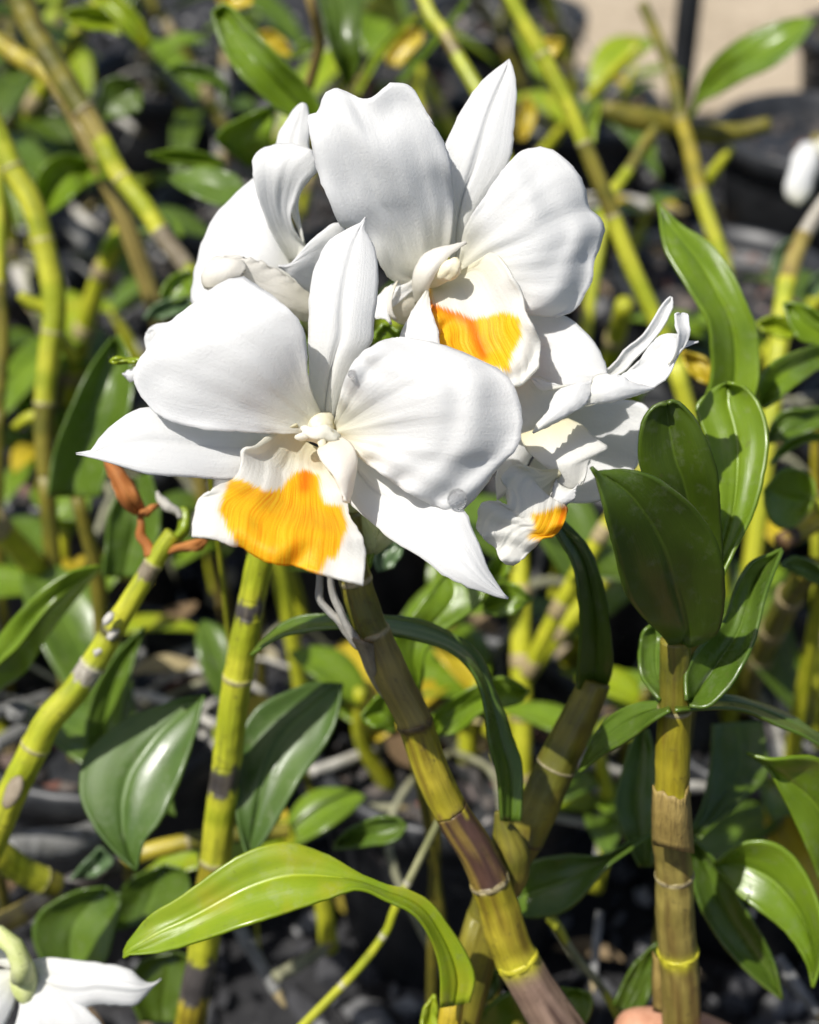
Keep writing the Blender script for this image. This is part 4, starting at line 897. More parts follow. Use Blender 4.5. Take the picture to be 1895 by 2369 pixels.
g1 = stemmed('orchid_shoot', 'broad out-of-focus green leaf above the rear left bloom', [
    dict(mat=M['leaf'], L=E(8, [(1560, 640), (1480, 600), (1390, 550), (1290, 460), (1190, 360), (1110, 230), (1060, 60)]), Rr=E(8, [(1620, 620), (1600, 540), (1530, 430), (1400, 290), (1260, 150), (1130, 20), (1060, 60)]), D=[.55, .545, .54, .545, .55], cup=-.006, rib=.002),
    dict(mat=M['leaf'], L=E(8, [(1240, 830), (1180, 780), (1082, 705), (1100, 650), (1160, 610), (1270, 560), (1370, 530)]), Rr=E(8, [(1260, 820), (1330, 760), (1345, 700), (1360, 620), (1370, 530)]), D=[.60, .59, .58, .58], cup=-.004),
    dict(mat=M['leaf'], L=E(8, [(1120, 840), (1000, 830), (850, 810), (735, 770)]), Rr=E(8, [(1110, 800), (1020, 765), (880, 745), (735, 770)]), D=[.62, .61, .60], cup=-.004),
    dict(mat=M['leaf_deep'], L=E(8, [(1220, 940), (1180, 990), (1100, 1025), (1000, 990), (900, 940), (845, 890)]), Rr=E(8, [(1220, 930), (1180, 875), (1080, 838), (960, 838), (845, 890)]), D=[.585, .59, .595, .60], cup=-.004, tilt=.012),
    dict(mat=M['leaf_deep'], L=E(8, [(1130, 520), (1080, 430), (960, 400), (820, 350)]), Rr=E(8, [(1140, 440), (1060, 350), (920, 320), (820, 350)]), D=[.64, .64, .64], cup=-.004)],
    E(8, [(1590, 620), (1500, 800), (1350, 900), (1260, 960), (1240, 1200)]), (.47, .5), 16)
g8 = stemmed('orchid_shoot', 'dark hanging strap leaf at the top edge above the wavy petal', [
    dict(mat=M['leaf_olive'], L=E(11, [(330, -60), (360, 80), (390, 220), (440, 360), (510, 500)]), Rr=E(11, [(560, -60), (580, 80), (570, 220), (570, 360), (510, 500)]), D=[.64, .63, .63, .64], cup=-.006),
    dict(mat=M['leaf_yellow'], L=E(8, [(1460, 280), (1400, 270), (1340, 220), (1290, 165)]), Rr=E(8, [(1440, 230), (1400, 180), (1340, 150), (1290, 165)]), D=[.70, .70, .70], cup=-.003),
    dict(mat=M['leaf_yellow'], L=E(8, [(1260, 20), (1200, 40), (1130, 40), (1080, 0)]), Rr=E(8, [(1260, -40), (1200, -60), (1130, -60), (1080, 0)]), D=[.70, .70, .70], cup=-.003),
    dict(mat=M['leaf'], L=E(8, [(1560, 240), (1500, 280), (1440, 290)]), Rr=E(8, [(1560, 200), (1500, 210), (1440, 290)]), D=[.70, .70, .70], cup=-.003)],
    E(8, [(1540, -30), (1560, 60), (1600, 180), (1580, 300), (1540, 420), (1500, 600)]), (.60, .62), 14, 'cane_tan')
# right side strap leaf and others
g5 = stemmed('orchid_shoot', 'tall olive-green strap leaf rising at the right of the cluster', [
    dict(mat=M['leaf'], L=[(1600, 990), (1642, 890), (1644, 790), (1634, 735), (1605, 690), (1575, 640), (1545, 590), (1530, 540), (1522, 470)], Rr=[(1720, 990), (1754, 890), (1756, 800), (1748, 750), (1722, 690), (1694, 630), (1644, 562), (1570, 514), (1522, 470)],
         D=[.452, .448, .446, .450, .458], cup=[-.003, -.004, -.003, 0], tilt=[0, .004, .006, .002], rib=.0012, nu=34)],
    [(1665, 940), (1660, 1060), (1640, 1200), (1620, 1400)], (.388, .40), 18)
g11 = stemmed('orchid_shoot', 'pair of bright green leaves at the right edge beside the strap leaf', [
    dict(mat=M['leaf'], L=S7([(1440, 310), (1362, 290), (1250, 320), (1150, 370), (1095, 450), (1090, 540), (1110, 575)]), Rr=S7([(1440, 360), (1362, 400), (1290, 450), (1210, 510), (1150, 555), (1110, 575)]), D=[.50, .49, .475, .47, .472], cup=-.004),
    dict(mat=M['leaf'], L=S7([(1440, 330), (1362, 290), (1280, 270), (1230, 200), (1200, 100)]), Rr=S7([(1450, 250), (1400, 180), (1320, 120), (1260, 100), (1200, 100)]), D=[.50, .50, .50, .505], cup=-.004),
    dict(mat=M['leaf_lime'], L=S7([(1240, 260), (1180, 260), (1110, 230), (1080, 190)]), Rr=S7([(1260, 200), (1200, 160), (1140, 160), (1080, 190)]), D=[.52, .52, .52], cup=-.003),
    dict(mat=M['leaf_yellow'], L=S7([(860, 470), (800, 440), (760, 390), (740, 320)]), Rr=S7([(880, 460), (870, 380), (830, 340), (740, 320)]), D=[.50, .50, .50], cup=-.003)],
    S7([(1430, 330), (1450, 500), (1440, 700), (1420, 1000)]), (.41, .44), 16, 'cane_lime')
g13 = stemmed('orchid_shoot', 'rounded bright green leaf with yellow cane stub at the right edge', [
    dict(mat=M['leaf'], L=S7([(1330, 1010), (1260, 1110), (1190, 1120), (1130, 1060), (1110, 950)]), Rr=S7([(1345, 980), (1330, 890), (1260, 850), (1190, 860), (1110, 950)]), D=[.50, .50, .495, .495], cup=-.004),
    dict(mat=M['leaf'], L=S7([(1400, 720), (1300, 730), (1210, 780), (1140, 830)]), Rr=S7([(1400, 690), (1300, 695), (1200, 740), (1140, 830)]), D=[.50, .50, .495, .49], cup=-.003),
    dict(mat=M['leaf_deep'], L=S7([(1420, 640), (1300, 690), (1200, 720), (1110, 740)]), Rr=S7([(1420, 570), (1300, 580), (1180, 600), (1110, 740)]), D=[.52, .52, .52], cup=-.003),
    dict(mat=M['leaf_deep'], L=S7([(1440, 1420), (1330, 1360), (1250, 1320), (1190, 1290)]), Rr=S7([(1440, 1340), (1340, 1280), (1250, 1250), (1190, 1290)]), D=[.47, .465, .46], cup=-.003)],
    S7([(1340, 1000), (1380, 1050), (1400, 1200), (1350, 1500)]), (.44, .46), 16, 'cane_lime')
b12 = cane('orchid_cane', 'thick yellow cane poking in from the right edge', S7([(1190, 1185), (1260, 1145), (1330, 1100), (1400, 1040), (1480, 1000)]), (.43, .45), [22, 24], [(.2, 'cane_brown', None), (.8, 'cane_yellow')], ground=True)
b13 = cane('orchid_cane', 'narrow lime cane running straight down the right edge', S7([(1352, 640), (1345, 850), (1350, 1250), (1350, 1500), (1352, 1700), (1355, 1900)]), (.52, .50), [11, 12], [(.25, 'cane_yellow'), (.25, 'cane_lime'), (.25, 'cane_lime'), (.25, 'cane_lime')])
b14 = cane('orchid_cane', 'pale grey cane with green joint at the upper right edge under the pot', E(9, [(1760, 1000), (1690, 1110), (1640, 1200), (1590, 1320), (1560, 1440), (1540, 1560), (1530, 1660)]), (.66, .60), [16, 20, 22], [(.3, 'root'), (.35, 'cane_tan', 'node'), (.35, 'cane_lime')])
leaf(b14, M['leaf_blue'], E(9, [(1560, 1440), (1500, 1390), (1485, 1320), (1520, 1240), (1600, 1190)]), E(9, [(1580, 1420), (1590, 1350), (1600, 1270), (1600, 1190)]), [.70, .70, .70], cup=-.004)
leaf(b14, M['leaf_blue'], E(9, [(1640, 1480), (1690, 1400), (1760, 1350)]), E(9, [(1700, 1490), (1760, 1440), (1760, 1350)]), [.70, .70, .70], cup=-.004)
# lower right leaves
g17 = stemmed('orchid_shoot', 'glossy green leaf with pale edge bending down at the right edge', [
    dict(mat=M['leaf'], L=S6([(1820, 760), (1740, 770), (1700, 680), (1640, 545), (1580, 420), (1520, 305), (1438, 245)]), Rr=S6([(1830, 420), (1790, 330), (1740, 275), (1680, 258), (1600, 262), (1520, 268), (1438, 245)]), D=[.428, .42, .415, .412, .415], cup=-.004, tilt=-.01),
    dict(mat=M['leaf'], L=S6([(1700, 1180), (1680, 1090), (1640, 1020), (1570, 940), (1480, 870), (1400, 810), (1305, 690)]), Rr=S6([(1700, 1180), (1735, 1060), (1735, 900), (1690, 760), (1610, 645), (1510, 596), (1400, 612), (1305, 690)]), D=[.434, .434, .436, .440, .445], cup=-.004, tilt=-.006, rib=.002, nu=34),
    dict(mat=M['leaf_deep'], L=S6([(1200, 600), (1230, 800), (1300, 950), (1400, 1080), (1500, 1170), (1578, 1228)]), Rr=S6([(1240, 600), (1340, 710), (1410, 830), (1500, 980), (1550, 1100), (1578, 1228)]), D=[.452, .452, .455, .458], cup=-.004, rib=.0015)],
    S6([(1800, 600), (1830, 800), (1800, 1000), (1790, 1300)]), (.30, .32), 20, 'cane_olive')
g20 = stemmed('orchid_shoot', 'deep green leaf with sunlit tip between the flower cane and tan cane', [
    dict(mat=M['leaf_deep'], L=S6([(500, 870), (530, 895), (640, 900), (750, 850), (880, 700), (960, 640), (1055, 572)]), Rr=S6([(480, 800), (560, 690), (700, 655), (860, 655), (950, 612), (1055, 572)]), D=[.462, .46, .458, .46, .464], cup=-.004, tilt=.006),
    dict(mat=M['leaf_deep'], L=S6([(1010, 700), (940, 560), (915, 430), (960, 250), (1000, 160)]), Rr=S6([(1060, 700), (1070, 540), (1075, 400), (1070, 250), (1040, 150)]), D=[.47, .47, .475, .48], cup=-.003),
    dict(mat=M['leaf_olive'], L=S6([(1210, 560), (1260, 450), (1290, 300), (1300, 130)]), Rr=S6([(1250, 590), (1400, 450), (1520, 330), (1500, 120)]), D=[.47, .48, .49, .50], cup=-.003)],
    S6([(500, 850), (480, 960), (440, 1100), (420, 1400)]), (.31, .31), 16)
g23 = stemmed('orchid_shoot', 'bright glossy leaves lit behind the flower cane in the centre', [
    dict(mat=M['leaf'], L=S12([(900, 880), (860, 800), (760, 620), (760, 560), (870, 430), (990, 270), (1070, 180)]), Rr=S12([(910, 880), (935, 760), (945, 640), (1060, 510), (1190, 420), (1290, 310), (1260, 220), (1070, 180)]), D=[.475, .47, .468, .468, .472], cup=-.003, rib=.001),
    dict(mat=M['leaf'], L=S12([(990, 1080), (985, 1000), (1100, 900), (1300, 800), (1420, 785), (1535, 860)]), Rr=S12([(1010, 1110), (1130, 1095), (1260, 990), (1400, 950), (1490, 920), (1535, 862)]), D=[.49, .485, .48, .482], cup=-.003),
    dict(mat=M['leaf'], L=S12([(770, 1100), (700, 1080), (610, 1050), (580, 1000)]), Rr=S12([(780, 980), (730, 880), (660, 900), (580, 1000)]), D=[.49, .485, .485], cup=-.003),
    dict(mat=M['leaf'], L=S12([(1280, 420), (1380, 430), (1470, 410), (1550, 330)]), Rr=S12([(1270, 350), (1350, 260), (1450, 250), (1550, 330)]), D=[.50, .495, .495], cup=-.003),
    dict(mat=M['leaf'], L=S12([(1290, 180), (1340, 100), (1440, 20)]), Rr=S12([(1330, 250), (1420, 180), (1440, 20)]), D=[.50, .5, .5], cup=-.003),
    dict(mat=M['leaf_deep'], L=S12([(420, 1760), (560, 1750), (760, 1720), (840, 1630)]), Rr=S12([(430, 1730), (520, 1640), (660, 1585), (780, 1580), (840, 1630)]), D=[.505, .50, .495, .495], cup=-.004)],
    S12([(905, 870), (930, 1000), (990, 1100), (1010, 1400), (1000, 1900)]), (.365, .36), 15)
g25 = stemmed('orchid_shoot', 'bright green blade glimpsed in the gap under the front bloom', [
    dict(mat=M['leaf'], L=E(4, [(1570, 640), (1570, 500), (1560, 400), (1555, 320), (1545, 260)]), Rr=E(4, [(1640, 600), (1665, 500), (1672, 440), (1640, 340), (1545, 260)]), D=[.41, .408, .406, .408], cup=-.002),
    dict(mat=M['leaf_blue'], L=E(4, [(1680, 620), (1660, 560), (1700, 500), (1790, 450)]), Rr=E(4, [(1740, 600), (1780, 540), (1800, 490), (1790, 450)]), D=[.47, .47, .47], cup=-.002),
    dict(mat=M['leaf'], L=E(2, [(770, 1180), (765, 1110), (780, 1090), (800, 1065)]), Rr=E(2, [(880, 1160), (865, 1110), (840, 1080), (800, 1065)]), D=[.415, .413, .412], cup=-.002)],
    E(4, [(1600, 640), (1640, 800), (1700, 1000), (1800, 1300)]), (.345, .35), 12)
# lower left leaves
g27 = stemmed('orchid_shoot', 'long dark strap leaf with bright edge reaching right from the left edge', [
    dict(mat=M['leaf'], L=E(4, [(-60, 1240), (0, 1140), (110, 1060), (230, 870), (350, 720), (452, 592)]), Rr=E(4, [(-60, 1000), (0, 900), (150, 730), (290, 630), (380, 600), (452, 592)]), D=[.50, .495, .49, .49, .495], cup=[.004, .006, .004, 0], tilt=-.02, rib=-.004),
    dict(mat=M['leaf_deep'], L=E(4, [(420, 1560), (380, 1342), (420, 1150), (520, 980), (640, 860)]), Rr=E(4, [(460, 1560), (520, 1342), (560, 1150), (600, 1000), (640, 860)]), D=[.53, .53, .53, .53], cup=-.004)],
    E(4, [(-70, 1120), (-90, 1300), (-60, 1600)]), (.40, .42), 18)
g29 = stemmed('orchid_shoot', 'big dark strap leaf in shade left of the front bloom', [
    dict(mat=M['leaf_deep'], L=E(10, [(300, 1750), (330, 1500), (420, 1250), (560, 950), (700, 760)]), Rr=E(10, [(620, 1750), (700, 1500), (800, 1250), (830, 950), (740, 740)]), D=[.56, .56, .56, .57], cup=-.01),
    dict(mat=M['leaf_deep'], L=E(10, [(640, 2250), (660, 2050), (680, 1850), (780, 1650)]), Rr=E(10, [(900, 2250), (980, 2050), (1000, 1850), (940, 1600)]), D=[.55, .55, .55, .55], cup=-.006),
    dict(mat=M['leaf_blue'], L=E(10, [(900, 640), (960, 560), (1080, 510), (1200, 500)]), Rr=E(10, [(1000, 640), (1100, 610), (1180, 580), (1200, 500)]), D=[.58, .58, .58], cup=-.004),
    dict(mat=M['leaf'], L=E(10, [(1000, 500), (1030, 420), (1100, 360), (1200, 340)]), Rr=E(10, [(1060, 530), (1130, 520), (1200, 460), (1200, 340)]), D=[.58, .58, .58], cup=-.004)],
    E(10, [(480, 1750), (520, 1900), (600, 2200), (640, 2600)]), (.47, .46), 20)
g26 = stemmed('orchid_shoot', 'dark green leaves in shade above the bottom left bloom', [
    dict(mat=M['leaf_deep'], L=S5([(180, 1100), (130, 980), (160, 880), (300, 800), (420, 780)]), Rr=S5([(400, 1120), (440, 1020), (470, 900), (480, 830), (420, 780)]), D=[.52, .52, .52, .52], cup=-.006),
    dict(mat=M['leaf_deep'], L=S5([(440, 960), (440, 860), (520, 750), (660, 690)]), Rr=S5([(700, 900), (760, 820), (740, 720), (660, 690)]), D=[.54, .54, .54], cup=-.006),
    dict(mat=M['leaf_blue'], L=S5([(280, 750), (330, 690), (400, 620)]), Rr=S5([(380, 740), (450, 680), (400, 620)]), D=[.53, .53, .53], cup=-.004),
    dict(mat=M['leaf_olive'], L=S5([(560, 1320), (520, 1200), (560, 1080), (700, 1040)]), Rr=S5([(740, 1320), (800, 1200), (780, 1080), (700, 1040)]), D=[.53, .53, .53], cup=-.006)],
    S5([(300, 1100), (320, 1200), (300, 1400), (290, 1500)]), (.36, .36), 16)
b8 = cane('orchid_cane', 'thick bright lime cane end at the left edge below the grey tube', S5([(225, 775), (160, 750), (80, 710), (0, 655), (-80, 620), (-160, 640)]), (.36, .35), [30, 36], [(.15, 'cane_olive'), (.85, 'cane_lime')])
b10 = cane('orchid_cane', 'thin green knotted stem rising beside the lime leaf at bottom', S5([(1760, 500), (1700, 620), (1640, 740), (1575, 870), (1540, 960), (1440, 1095), (1330, 1210), (1215, 1327), (1150, 1400)]), (.33, .30), [9, 9.5, 10, 11], [(.28, 'root_green'), (.22, 'cane_lime'), (.24, 'cane_lime'), (.3, 'cane_lime')], node='root')
b11 = cane('orchid_cane', 'thin grey-green stem right of the flower cane near the bottom edge', S6([(650, 900), (690, 950), (730, 1020), (800, 1110), (870, 1200), (940, 1327), (980, 1420)]), (.33, .30), [12, 8, 9, 10, 10], [(.2, 'cane_lime'), (.4, 'root_green'), (.4, 'cane_lime')], node=None)
g30 = stemmed('orchid_shoot', 'green leaf tips at the bottom edge between lime leaf and flower cane', [
    dict(mat=M['leaf'], L=S6([(340, 1420), (360, 1310), (450, 1220), (600, 1180), (760, 1190)]), Rr=S6([(700, 1420), (790, 1330), (820, 1260), (810, 1210), (760, 1190)]), D=[.46, .455, .455, .458], cup=-.005),
    dict(mat=M['leaf_deep'], L=S6([(340, 1200), (400, 1140), (440, 1110)]), Rr=S6([(380, 1250), (440, 1200), (440, 1110)]), D=[.46, .46, .46], cup=-.002),
    dict(mat=M['leaf_lime'], L=S6([(150, 1420), (140, 1290), (190, 1210)]), Rr=S6([(200, 1420), (200, 1290), (190, 1210)]), D=[.42, .42, .42], cup=-.002),
    dict(mat=M['leaf_olive'], L=S6([(900, 1250), (980, 1100), (1080, 1000)]), Rr=S6([(1010, 1300), (1060, 1180), (1080, 1000)]), D=[.47, .47, .47], cup=-.002)],
    S6([(520, 1330), (530, 1400), (540, 1480)]), (.28, .28), 16)
gt = stemmed('orchid_shoot', 'tiny lime leaf tip poking out left of the front bloom', [
    dict(mat=M['leaf_lime'], L=E(10, [(1000, 905), (880, 893), (800, 890), (740, 882), (700, 888), (685, 898)]), Rr=E(10, [(1000, 918), (880, 910), (805, 912), (750, 920), (705, 914), (685, 898)]), D=[.40, .40, .40, .40], cup=-.0006, rib=0, nu=14, nv=7)],
    E(10, [(990, 912), (1080, 960), (1250, 1200), (1300, 1500)]), (.37, .38), 6, 'cane_lime')

# ------------------------------------------------------------------ pale roots and far plants
def root_thing(label, px, Z, r, mat):
    pts = [PZ(x, y, z) for (x, y), z in zip(px, np.linspace(Z[0], Z[1], len(px)))]
    t = thing('aerial_root', label, 'root', pts[0], 'loose pale roots between the pots')
    tube('root', t, M[mat], pts, [r, r * 1.1, r, r * .9], 10, 24, 0, 0, .12)
    tube('root_tip', t, M['node_tan'], [pts[-1], pts[-1] + (Vector(pts[-1]) - Vector(pts[-2])).normalized() * r * 2.5], [r * .85, r * .3], 8, 6)
    return t
Z1, Z2 = (.135, .13), (.15, .13)
ROOTS = [
 ('short pale root pointing right of the broad dark leaf', S5([(1240, 320), (1340, 290), (1440, 250), (1530, 215)]), .0024, 'root'),
 ('long wavy pale root lying left of the flower cane', S5([(1090, 540), (1150, 505), (1250, 500), (1400, 470), (1580, 465)]), .0022, 'root_green'),
 ('grey root under the lime leaf slanting down to a fork', S5([(950, 930), (1010, 1040), (1070, 1140), (1105, 1200)]), .0026, 'root_grey'),
 ('grey-green root forking right under the lime leaf', S5([(1100, 1140), (1200, 1085), (1290, 1030)]), .0024, 'root_green'),
 ('upper pale root stub between olive cane and tan cane', S6([(760, 280), (860, 295), (945, 322)]), .0024, 'root'),
 ('lower pale root stub between olive cane and tan cane', S6([(750, 335), (850, 385), (925, 445)]), .0024, 'root'),
 ('thin grey root right of the olive cane below the pale stubs', S6([(660, 500), (800, 530), (925, 580)]), .0016, 'root'),
 ('pale root crossing right behind the yellow joint of tan cane', S6([(1150, 380), (1230, 380), (1310, 385)]), .0024, 'root'),
 ('vertical pale root below the thin grey root', S6([(845, 540), (850, 600), (835, 700)]), .0018, 'root_grey'),
 ('vertical grey root above the hand left of tan cane', S6([(850, 880), (835, 1010), (825, 1160)]), .0016, 'root_grey'),
 ('pale root at right of the lower sepal tip', S12([(1530, 265), (1640, 240), (1740, 245)]), .0028, 'root_green'),
 ('broad grey root left of the lime cane with orange bracts', E(4, [(250, 810), (300, 920), (350, 1040)]), .0040, 'root_grey'),
 ('grey root running level between the two lime canes', E(4, [(570, 1070), (750, 1000), (960, 925)]), .0026, 'root_grey'),
 ('dull root at the left edge under the long strap leaf', E(4, [(-40, 1250), (100, 1210), (220, 1170)]), .0030, 'root_grey'),
 ('pale root fragment near the left edge lower half', S5([(-30, 220), (70, 170), (160, 115)]), .0036, 'root_grey'),
 ('thick grey-green tube root above the lime cane end', S5([(30, 640), (150, 610), (280, 600), (380, 565)]), .0060, 'root_grey'),
 ('bright white root mass upright at the upper left', E(8, [(190, 420), (200, 560), (215, 690), (170, 830)]), .0060, 'root'),
 ('second white root beside the mass at upper left', E(8, [(240, 480), (270, 600), (290, 680)]), .0048, 'root'),
 ('white root under the mass touching the left leaf', E(8, [(100, 620), (130, 720), (160, 840)]), .0042, 'root'),
 ('pale bent root above the dark gap left of rear bloom', E(8, [(330, 1120), (430, 1230), (510, 1340)]), .0034, 'root_grey'),
 ('pale root beneath the left leaf', E(8, [(370, 1040), (440, 1110), (540, 1200)]), .0034, 'root'),
 ('yellowish root bit below the pale bent root', E(8, [(360, 1270), (450, 1280), (560, 1290)]), .0030, 'root_green'),
 ('bright root bit right of the slanting brown cane', E(8, [(570, 570), (620, 610), (680, 650)]), .0036, 'root'),
 ('pale root under the far yellow shoot left of black pot', E(9, [(1210, 1310), (1320, 1330), (1440, 1345)]), .0040, 'root_grey'),
 ('curved thin grey root left of the tiny lime leaf tip', E(10, [(740, 640), (820, 750), (900, 850)]), .0020, 'root_grey'),
 ('upright grey root at the far left behind lime cane', E(10, [(110, 330), (150, 430), (180, 520)]), .0052, 'root'),
 ('knobbly pinkish root pointing right of the upper bloom', E(9, [(540, 1005), (660, 1010), (760, 1012), (860, 1030), (980, 1050)]), .0050, 'root'),
 ('pale root above the strap leaf tip at right', E(9, [(1110, 1150), (1180, 1190), (1240, 1240)]), .0040, 'root'),
 ('grey root behind the glossy leaf at lower right', S6([(1560, 1060), (1640, 1180), (1720, 1290)]), .0022, 'root_grey'),
 ('grey root behind the arching leaf', S12([(1240, 600), (1180, 740), (1110, 850)]), .0026, 'root_grey'),
]
for i, (lb, px, r, mt) in enumerate(ROOTS): root_thing(lb, px, (.138, .128), r, mt)
FIRST = {}
def far_plant(x, y, label, seed, n=3, hmax=.3, nl=2, lm=('leaf', 'leaf_deep', 'leaf_olive', 'leaf_lime'), cm=('cane_olive', 'cane_lime', 'cane_lime', 'root_grey')):
    q = random.Random(seed)
    t = thing('orchid_plant', label, 'orchid plant', (x, y, MED), 'orchid plants growing behind')
    for k in range(n):
        a = q.uniform(0, 6.283); ln = q.uniform(.5, 1) * hmax; lean = q.uniform(.1, .55)
        d = Vector((math.cos(a) * lean, math.sin(a) * lean, 1)).normalized()
        p0 = Vector((x + q.uniform(-.035, .035), y + q.uniform(-.03, .03), MED - .01))
        pts = [p0 + d * ln * s + Vector((math.cos(a), math.sin(a), 0)) * ln * .25 * s * s for s in (0, .25, .5, .75, 1)]
        r = q.uniform(.0035, .0055)
        co = tube('cane', t, M[q.choice(cm)], pts, [r * .8, r, r, r * .8], 10, 24, .02, 0, .05)
        for j in range(1, 5):
            i = int(j / 5 * 23); c = crom([tuple(v) for v in pts], 24)
            tube('node_ring', co, M['node_tan'], [c[i - 1] * .6 + c[i] * .4, c[i], c[i] * .6 + c[min(23, i + 1)] * .4], r * 1.1, 8, 5)
        for j in range(q.randint(nl - 1, nl + 1)):
            s = q.uniform(.45, 1.0); b = Vector(crom([tuple(v) for v in pts], 24)[int(s * 23)])
            az = q.uniform(0, 6.283); el = q.uniform(-.1, .9); L = q.uniform(.05, .10); wd = q.uniform(.009, .017)
            f = Vector((math.cos(az) * math.cos(el), math.sin(az) * math.cos(el), math.sin(el)))
            sd = f.cross(Vector((0, 0, 1))).normalized(); up = sd.cross(f)
            V, F, UV = [], [], []
            nu, nv = 14, 7
            for i in range(nu):
                u = i / (nu - 1); w2 = wd * (math.sin(math.pi * min(1, u * .93 + .07)) ** .7)
                c = b + f * L * u - Vector((0, 0, 1)) * L * .45 * u * u
                for m in range(nv):
                    v = m / (nv - 1) * 2 - 1
                    V.append(c + sd * w2 * v + up * w2 * .35 * v * v); UV.append((u, v * .5 + .5))
            F = [(i * nv + m, i * nv + m + 1, (i + 1) * nv + m + 1, (i + 1) * nv + m) for i in range(nu - 1) for m in range(nv - 1)]
            o = mesh_obj('leaf', V, F, M[q.choice(lm)], t, True, UV)
            mo = o.modifiers.new('thickness', 'SOLIDIFY'); mo.thickness = .001; mo.offset = 0
    for j in range(q.randint(5, 8) + (5 if y < .8 else 0)):
        a = q.uniform(0, 6.283); l = q.uniform(.06, .13); r = q.uniform(.0009, .0024)
        p = Vector((x, y, MED + .012)); e = Vector((math.cos(a), math.sin(a), 0))
        tube('root', t, M[q.choice(('root', 'root_green', 'root_grey'))], [p, p + e * l * .4 + Vector((q.uniform(-.02, .02), q.uniform(-.02, .02), .02)), p + e * l * .8 + Vector((0, 0, .022)), p + e * l + Vector((q.uniform(-.03, .03), 0, -.03))], [r, r, r * .8], 8, 16, 0, 0, .15)
    return t
for i, (x, y, lb, n, hm, nl) in enumerate(FAR): far_plant(x, y, lb, 100 + i * 7, n, hm, nl, **({} if y > .6 else dict(lm=('leaf_deep', 'leaf_deep', 'leaf_olive', 'leaf'))))

# small leafy offshoots low between the pots
def offshoot(x, y, z, label, seed):
    q = random.Random(seed); t = thing('orchid_offshoot', label, 'orchid offshoot', (x, y, z - .01), 'small leafy offshoots low between the pots')
    p0 = Vector((x, y, z - .012)); top = p0 + Vector((q.uniform(-.02, .02), q.uniform(-.02, .02), q.uniform(.03, .07)))
    tube('cane', t, M[q.choice(('cane_lime', 'cane_olive'))], [p0, (p0 + top) / 2 + Vector((q.uniform(-.006, .006), 0, 0)), top], [.004, .0035, .0025], 8, 12, .02, 0, .05)
    for j in range(q.randint(3, 5)):
        az = q.uniform(0, 6.283); el = q.uniform(.1, 1.0); L = q.uniform(.03, .065); wd = q.uniform(.006, .012)
        b = p0.lerp(top, q.uniform(.5, 1)); f = Vector((math.cos(az) * math.cos(el), math.sin(az) * math.cos(el), math.sin(el)))
        sd = f.cross(Vector((0, 0, 1))).normalized(); up = sd.cross(f); V, UV = [], []
        for i in range(12):
            u = i / 11; w2 = wd * (math.sin(math.pi * min(1, u * .93 + .07)) ** .7); c = b + f * L * u - Vector((0, 0, 1)) * L * .4 * u * u
            for m in range(5):
                v = m / 2 - 1; V.append(c + sd * w2 * v + up * w2 * .35 * v * v); UV.append((u, v * .5 + .5))
        o = mesh_obj('leaf', V, [(i * 5 + m, i * 5 + m + 1, i * 5 + m + 6, i * 5 + m + 5) for i in range(11) for m in range(4)], M[q.choice(('leaf', 'leaf', 'leaf_lime', 'leaf_deep', 'leaf_yellow'))], t, True, UV)
        mo = o.modifiers.new('thickness', 'SOLIDIFY'); mo.thickness = .0009; mo.offset = 0
for i, (px, py, lb) in enumerate([
    (80, 1120, 'small lime offshoot at the left edge above the strap leaf'), (250, 1000, 'small offshoot in shade left of the front sepal tip'), (60, 900, 'small offshoot beside the left lime cane'),
    (330, 820, 'small blurred offshoot below the rear left bloom'), (240, 640, 'small blurred offshoot right of the left lime cane'), (500, 1330, 'small offshoot between the two lime canes'),
    (700, 1420, 'small offshoot behind the white roots'), (1000, 1480, 'small offshoot under the arching leaf'), (1080, 1720, 'small offshoot between flower cane and olive cane'),
    (900, 1780, 'small offshoot left of the flower cane'), (1450, 1760, 'small offshoot left of the tan cane'), (1380, 2010, 'small offshoot above the hand at lower right'),
    (1700, 1500, 'small offshoot below the glossy leaf at right'), (1800, 1350, 'small offshoot at the right edge under the yellow cane'), (760, 2150, 'small offshoot under the lime leaf'),
    (260, 1560, 'small offshoot behind the left lime cane'), (130, 1480, 'small offshoot at the left edge under the strap leaf'), (1450, 640, 'small offshoot right of the upper bloom'),
    (1420, 280, 'small blurred offshoot before the sandy path'), (560, 120, 'small blurred offshoot at the top left of centre'), (330, 480, 'small blurred offshoot below the slanting brown cane'),
    (1700, 1950, 'small offshoot right of the tan cane'), (640, 1900, 'small offshoot right of the ringed lime cane'), (1300, 1500, 'small offshoot behind the olive strap leaf'),
    (760, 60, 'small blurred offshoot at the top edge'), (400, 250, 'small blurred offshoot behind the broad leaf')]):
    z = .125; p = PZ(px, py, z); offshoot(p.x, p.y, z, lb, 900 + i)
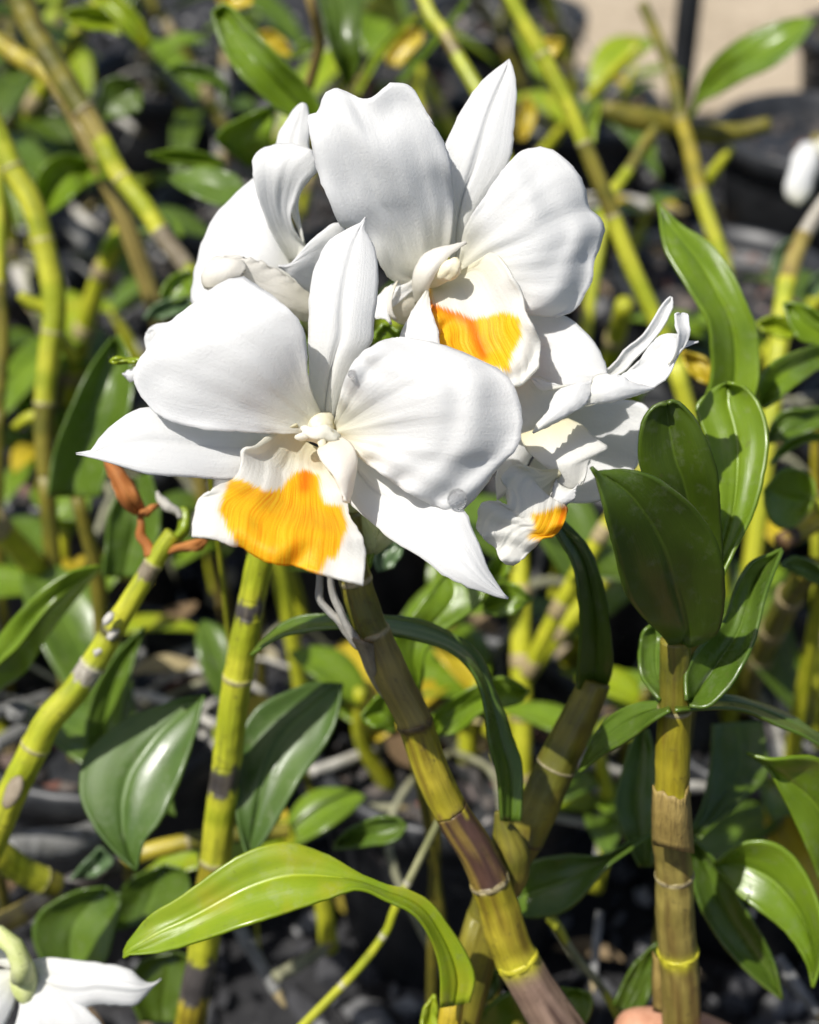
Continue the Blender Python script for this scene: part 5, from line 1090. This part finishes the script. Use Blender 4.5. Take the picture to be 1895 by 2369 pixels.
# dead leaves lying about, one mass
q = random.Random(5); V, F = [], []
for i in range(420):
    x, y = q.uniform(-.5, .5), q.uniform(.4, 1.6); z = .012 if q.random() < .5 else .135
    a = q.uniform(0, 6.283); L = q.uniform(.012, .04); wd = L * q.uniform(.12, .3); tl = q.uniform(-.4, .4); cu = q.uniform(-.3, .5)
    if z > .1 and min((x - P_[0]) ** 2 + (y - P_[1]) ** 2 for P_ in POTS) > .0042: z = .012
    o = len(V); f = Vector((math.cos(a), math.sin(a), 0)); sd = Vector((-f.y, f.x, 0))
    for k in range(6):
        u = k / 5; w2 = wd * math.sin(math.pi * (u * .9 + .05))
        c = Vector((x, y, z)) + f * L * (u - .5) + Vector((0, 0, L * (cu * (u - .5) ** 2 * 2 + tl * (u - .5) * .5) + L * .2))
        V += [c - sd * w2 + Vector((0, 0, w2 * .4)), c, c + sd * w2 + Vector((0, 0, w2 * .3))]
    F += [(o + k * 3 + m, o + k * 3 + m + 1, o + k * 3 + m + 4, o + k * 3 + m + 3) for k in range(5) for m in range(2)]
def _litter(t, out):
    g = N(t, 'ShaderNodeNewGeometry'); n = noise_at(t, g.outputs['Position'], 300, 4, .6)
    a = ramp(t, g.outputs['Random Per Island'], [(0, (.10, .06, .03)), (.4, (.30, .21, .11)), (.7, (.48, .40, .26)), (.85, (.40, .33, .03)), (1, (.6, .57, .5))])
    surf(t, out, mix_rgb(t, mathn(t, 'MULTIPLY', n, .5), a, (.08, .05, .03)), bump(t, n, .4, .002), .8, .2, .15, (.5, .4, .2))
lo = mesh_obj('leaf_litter', V, F, simple('dead_leaf', _litter), None, True); lo['kind'] = 'stuff'
lo['label'] = 'dead tan leaf scraps scattered over the pots and ground'; lo['category'] = 'leaf litter'
# a dark stake in front of the path
stp = PYp(1579, 160, 1.34)
st = thing('support_stake', 'thin black stake upright in front of the sandy path', 'stake', (stp.x, stp.y, 0))
tube('post', st, M['pot'], [Vector((stp.x, stp.y, 0)), Vector((stp.x, stp.y, .25)), Vector((stp.x + .004, stp.y, .55))], [.011, .011, .010], 12, 16)
tube('cap', st, M['pot'], [Vector((stp.x + .004, stp.y, .55)), Vector((stp.x + .004, stp.y, .565))], [.013, .009], 12, 5)

# ------------------------------------------------------------------ the hand at the lower edge
def hand():
    c = PYp(1577, 2405, .272) + Vector((-.012, -.009, .001))
    t = bpy.data.objects.new('person', None)
    vs, es, rs = [], [], []
    def add(p, r, par=None):
        vs.append(p); rs.append(r)
        if par is not None: es.append((par, len(vs) - 1))
        return len(vs) - 1
    V3 = lambda x, y, z: c + Vector((x, y, z))
    palm = add(V3(.050, -.004, -.032), .017)
    wr = add(V3(.098, -.020, -.058), .021, palm); fa = add(V3(.20, -.075, -.115), .028, wr); add(V3(.33, -.16, -.18), .036, fa)
    for i in range(4):
        z = -.0135 - i * .0175; k = (1, 1.05, 1.0, .85)[i]; r = (.0088, .0090, .0086, .0076)[i]
        m = add(V3(.040, -.014, z), r * 1.15, palm)
        a = add(V3(.040 - .032 * k, -.0225, z + .003), r * 1.02, m)
        b = add(V3(.040 - .055 * k, -.012, z + .001), r * .92, a)
        add(V3(.040 - .058 * k, .004, z - .002), r * .8, b)
    m = add(V3(.040, .016, -.030), .011, palm); a = add(V3(.018, .022, -.018), .0100, m); add(V3(-.006, .019, -.012), .0085, a)
    me = bpy.data.meshes.new('person'); me.from_pydata([tuple(v - c) for v in vs], es, [])
    o = bpy.data.objects.new('person', me); COL.objects.link(o); o.location = c
    sk = o.modifiers.new('skin', 'SKIN'); sk.use_smooth_shade = True
    for i, r in enumerate(rs):
        me.skin_vertices[0].data[i].radius = (r, r)
    me.skin_vertices[0].data[0].use_root = True
    sb = o.modifiers.new('sub', 'SUBSURF'); sb.levels = 2; sb.render_levels = 2
    me.materials.append(M['skin'])
    o['label'] = 'bare hand holding the tan cane, one finger just showing at the bottom edge'; o['category'] = 'person'
    return o
hand()
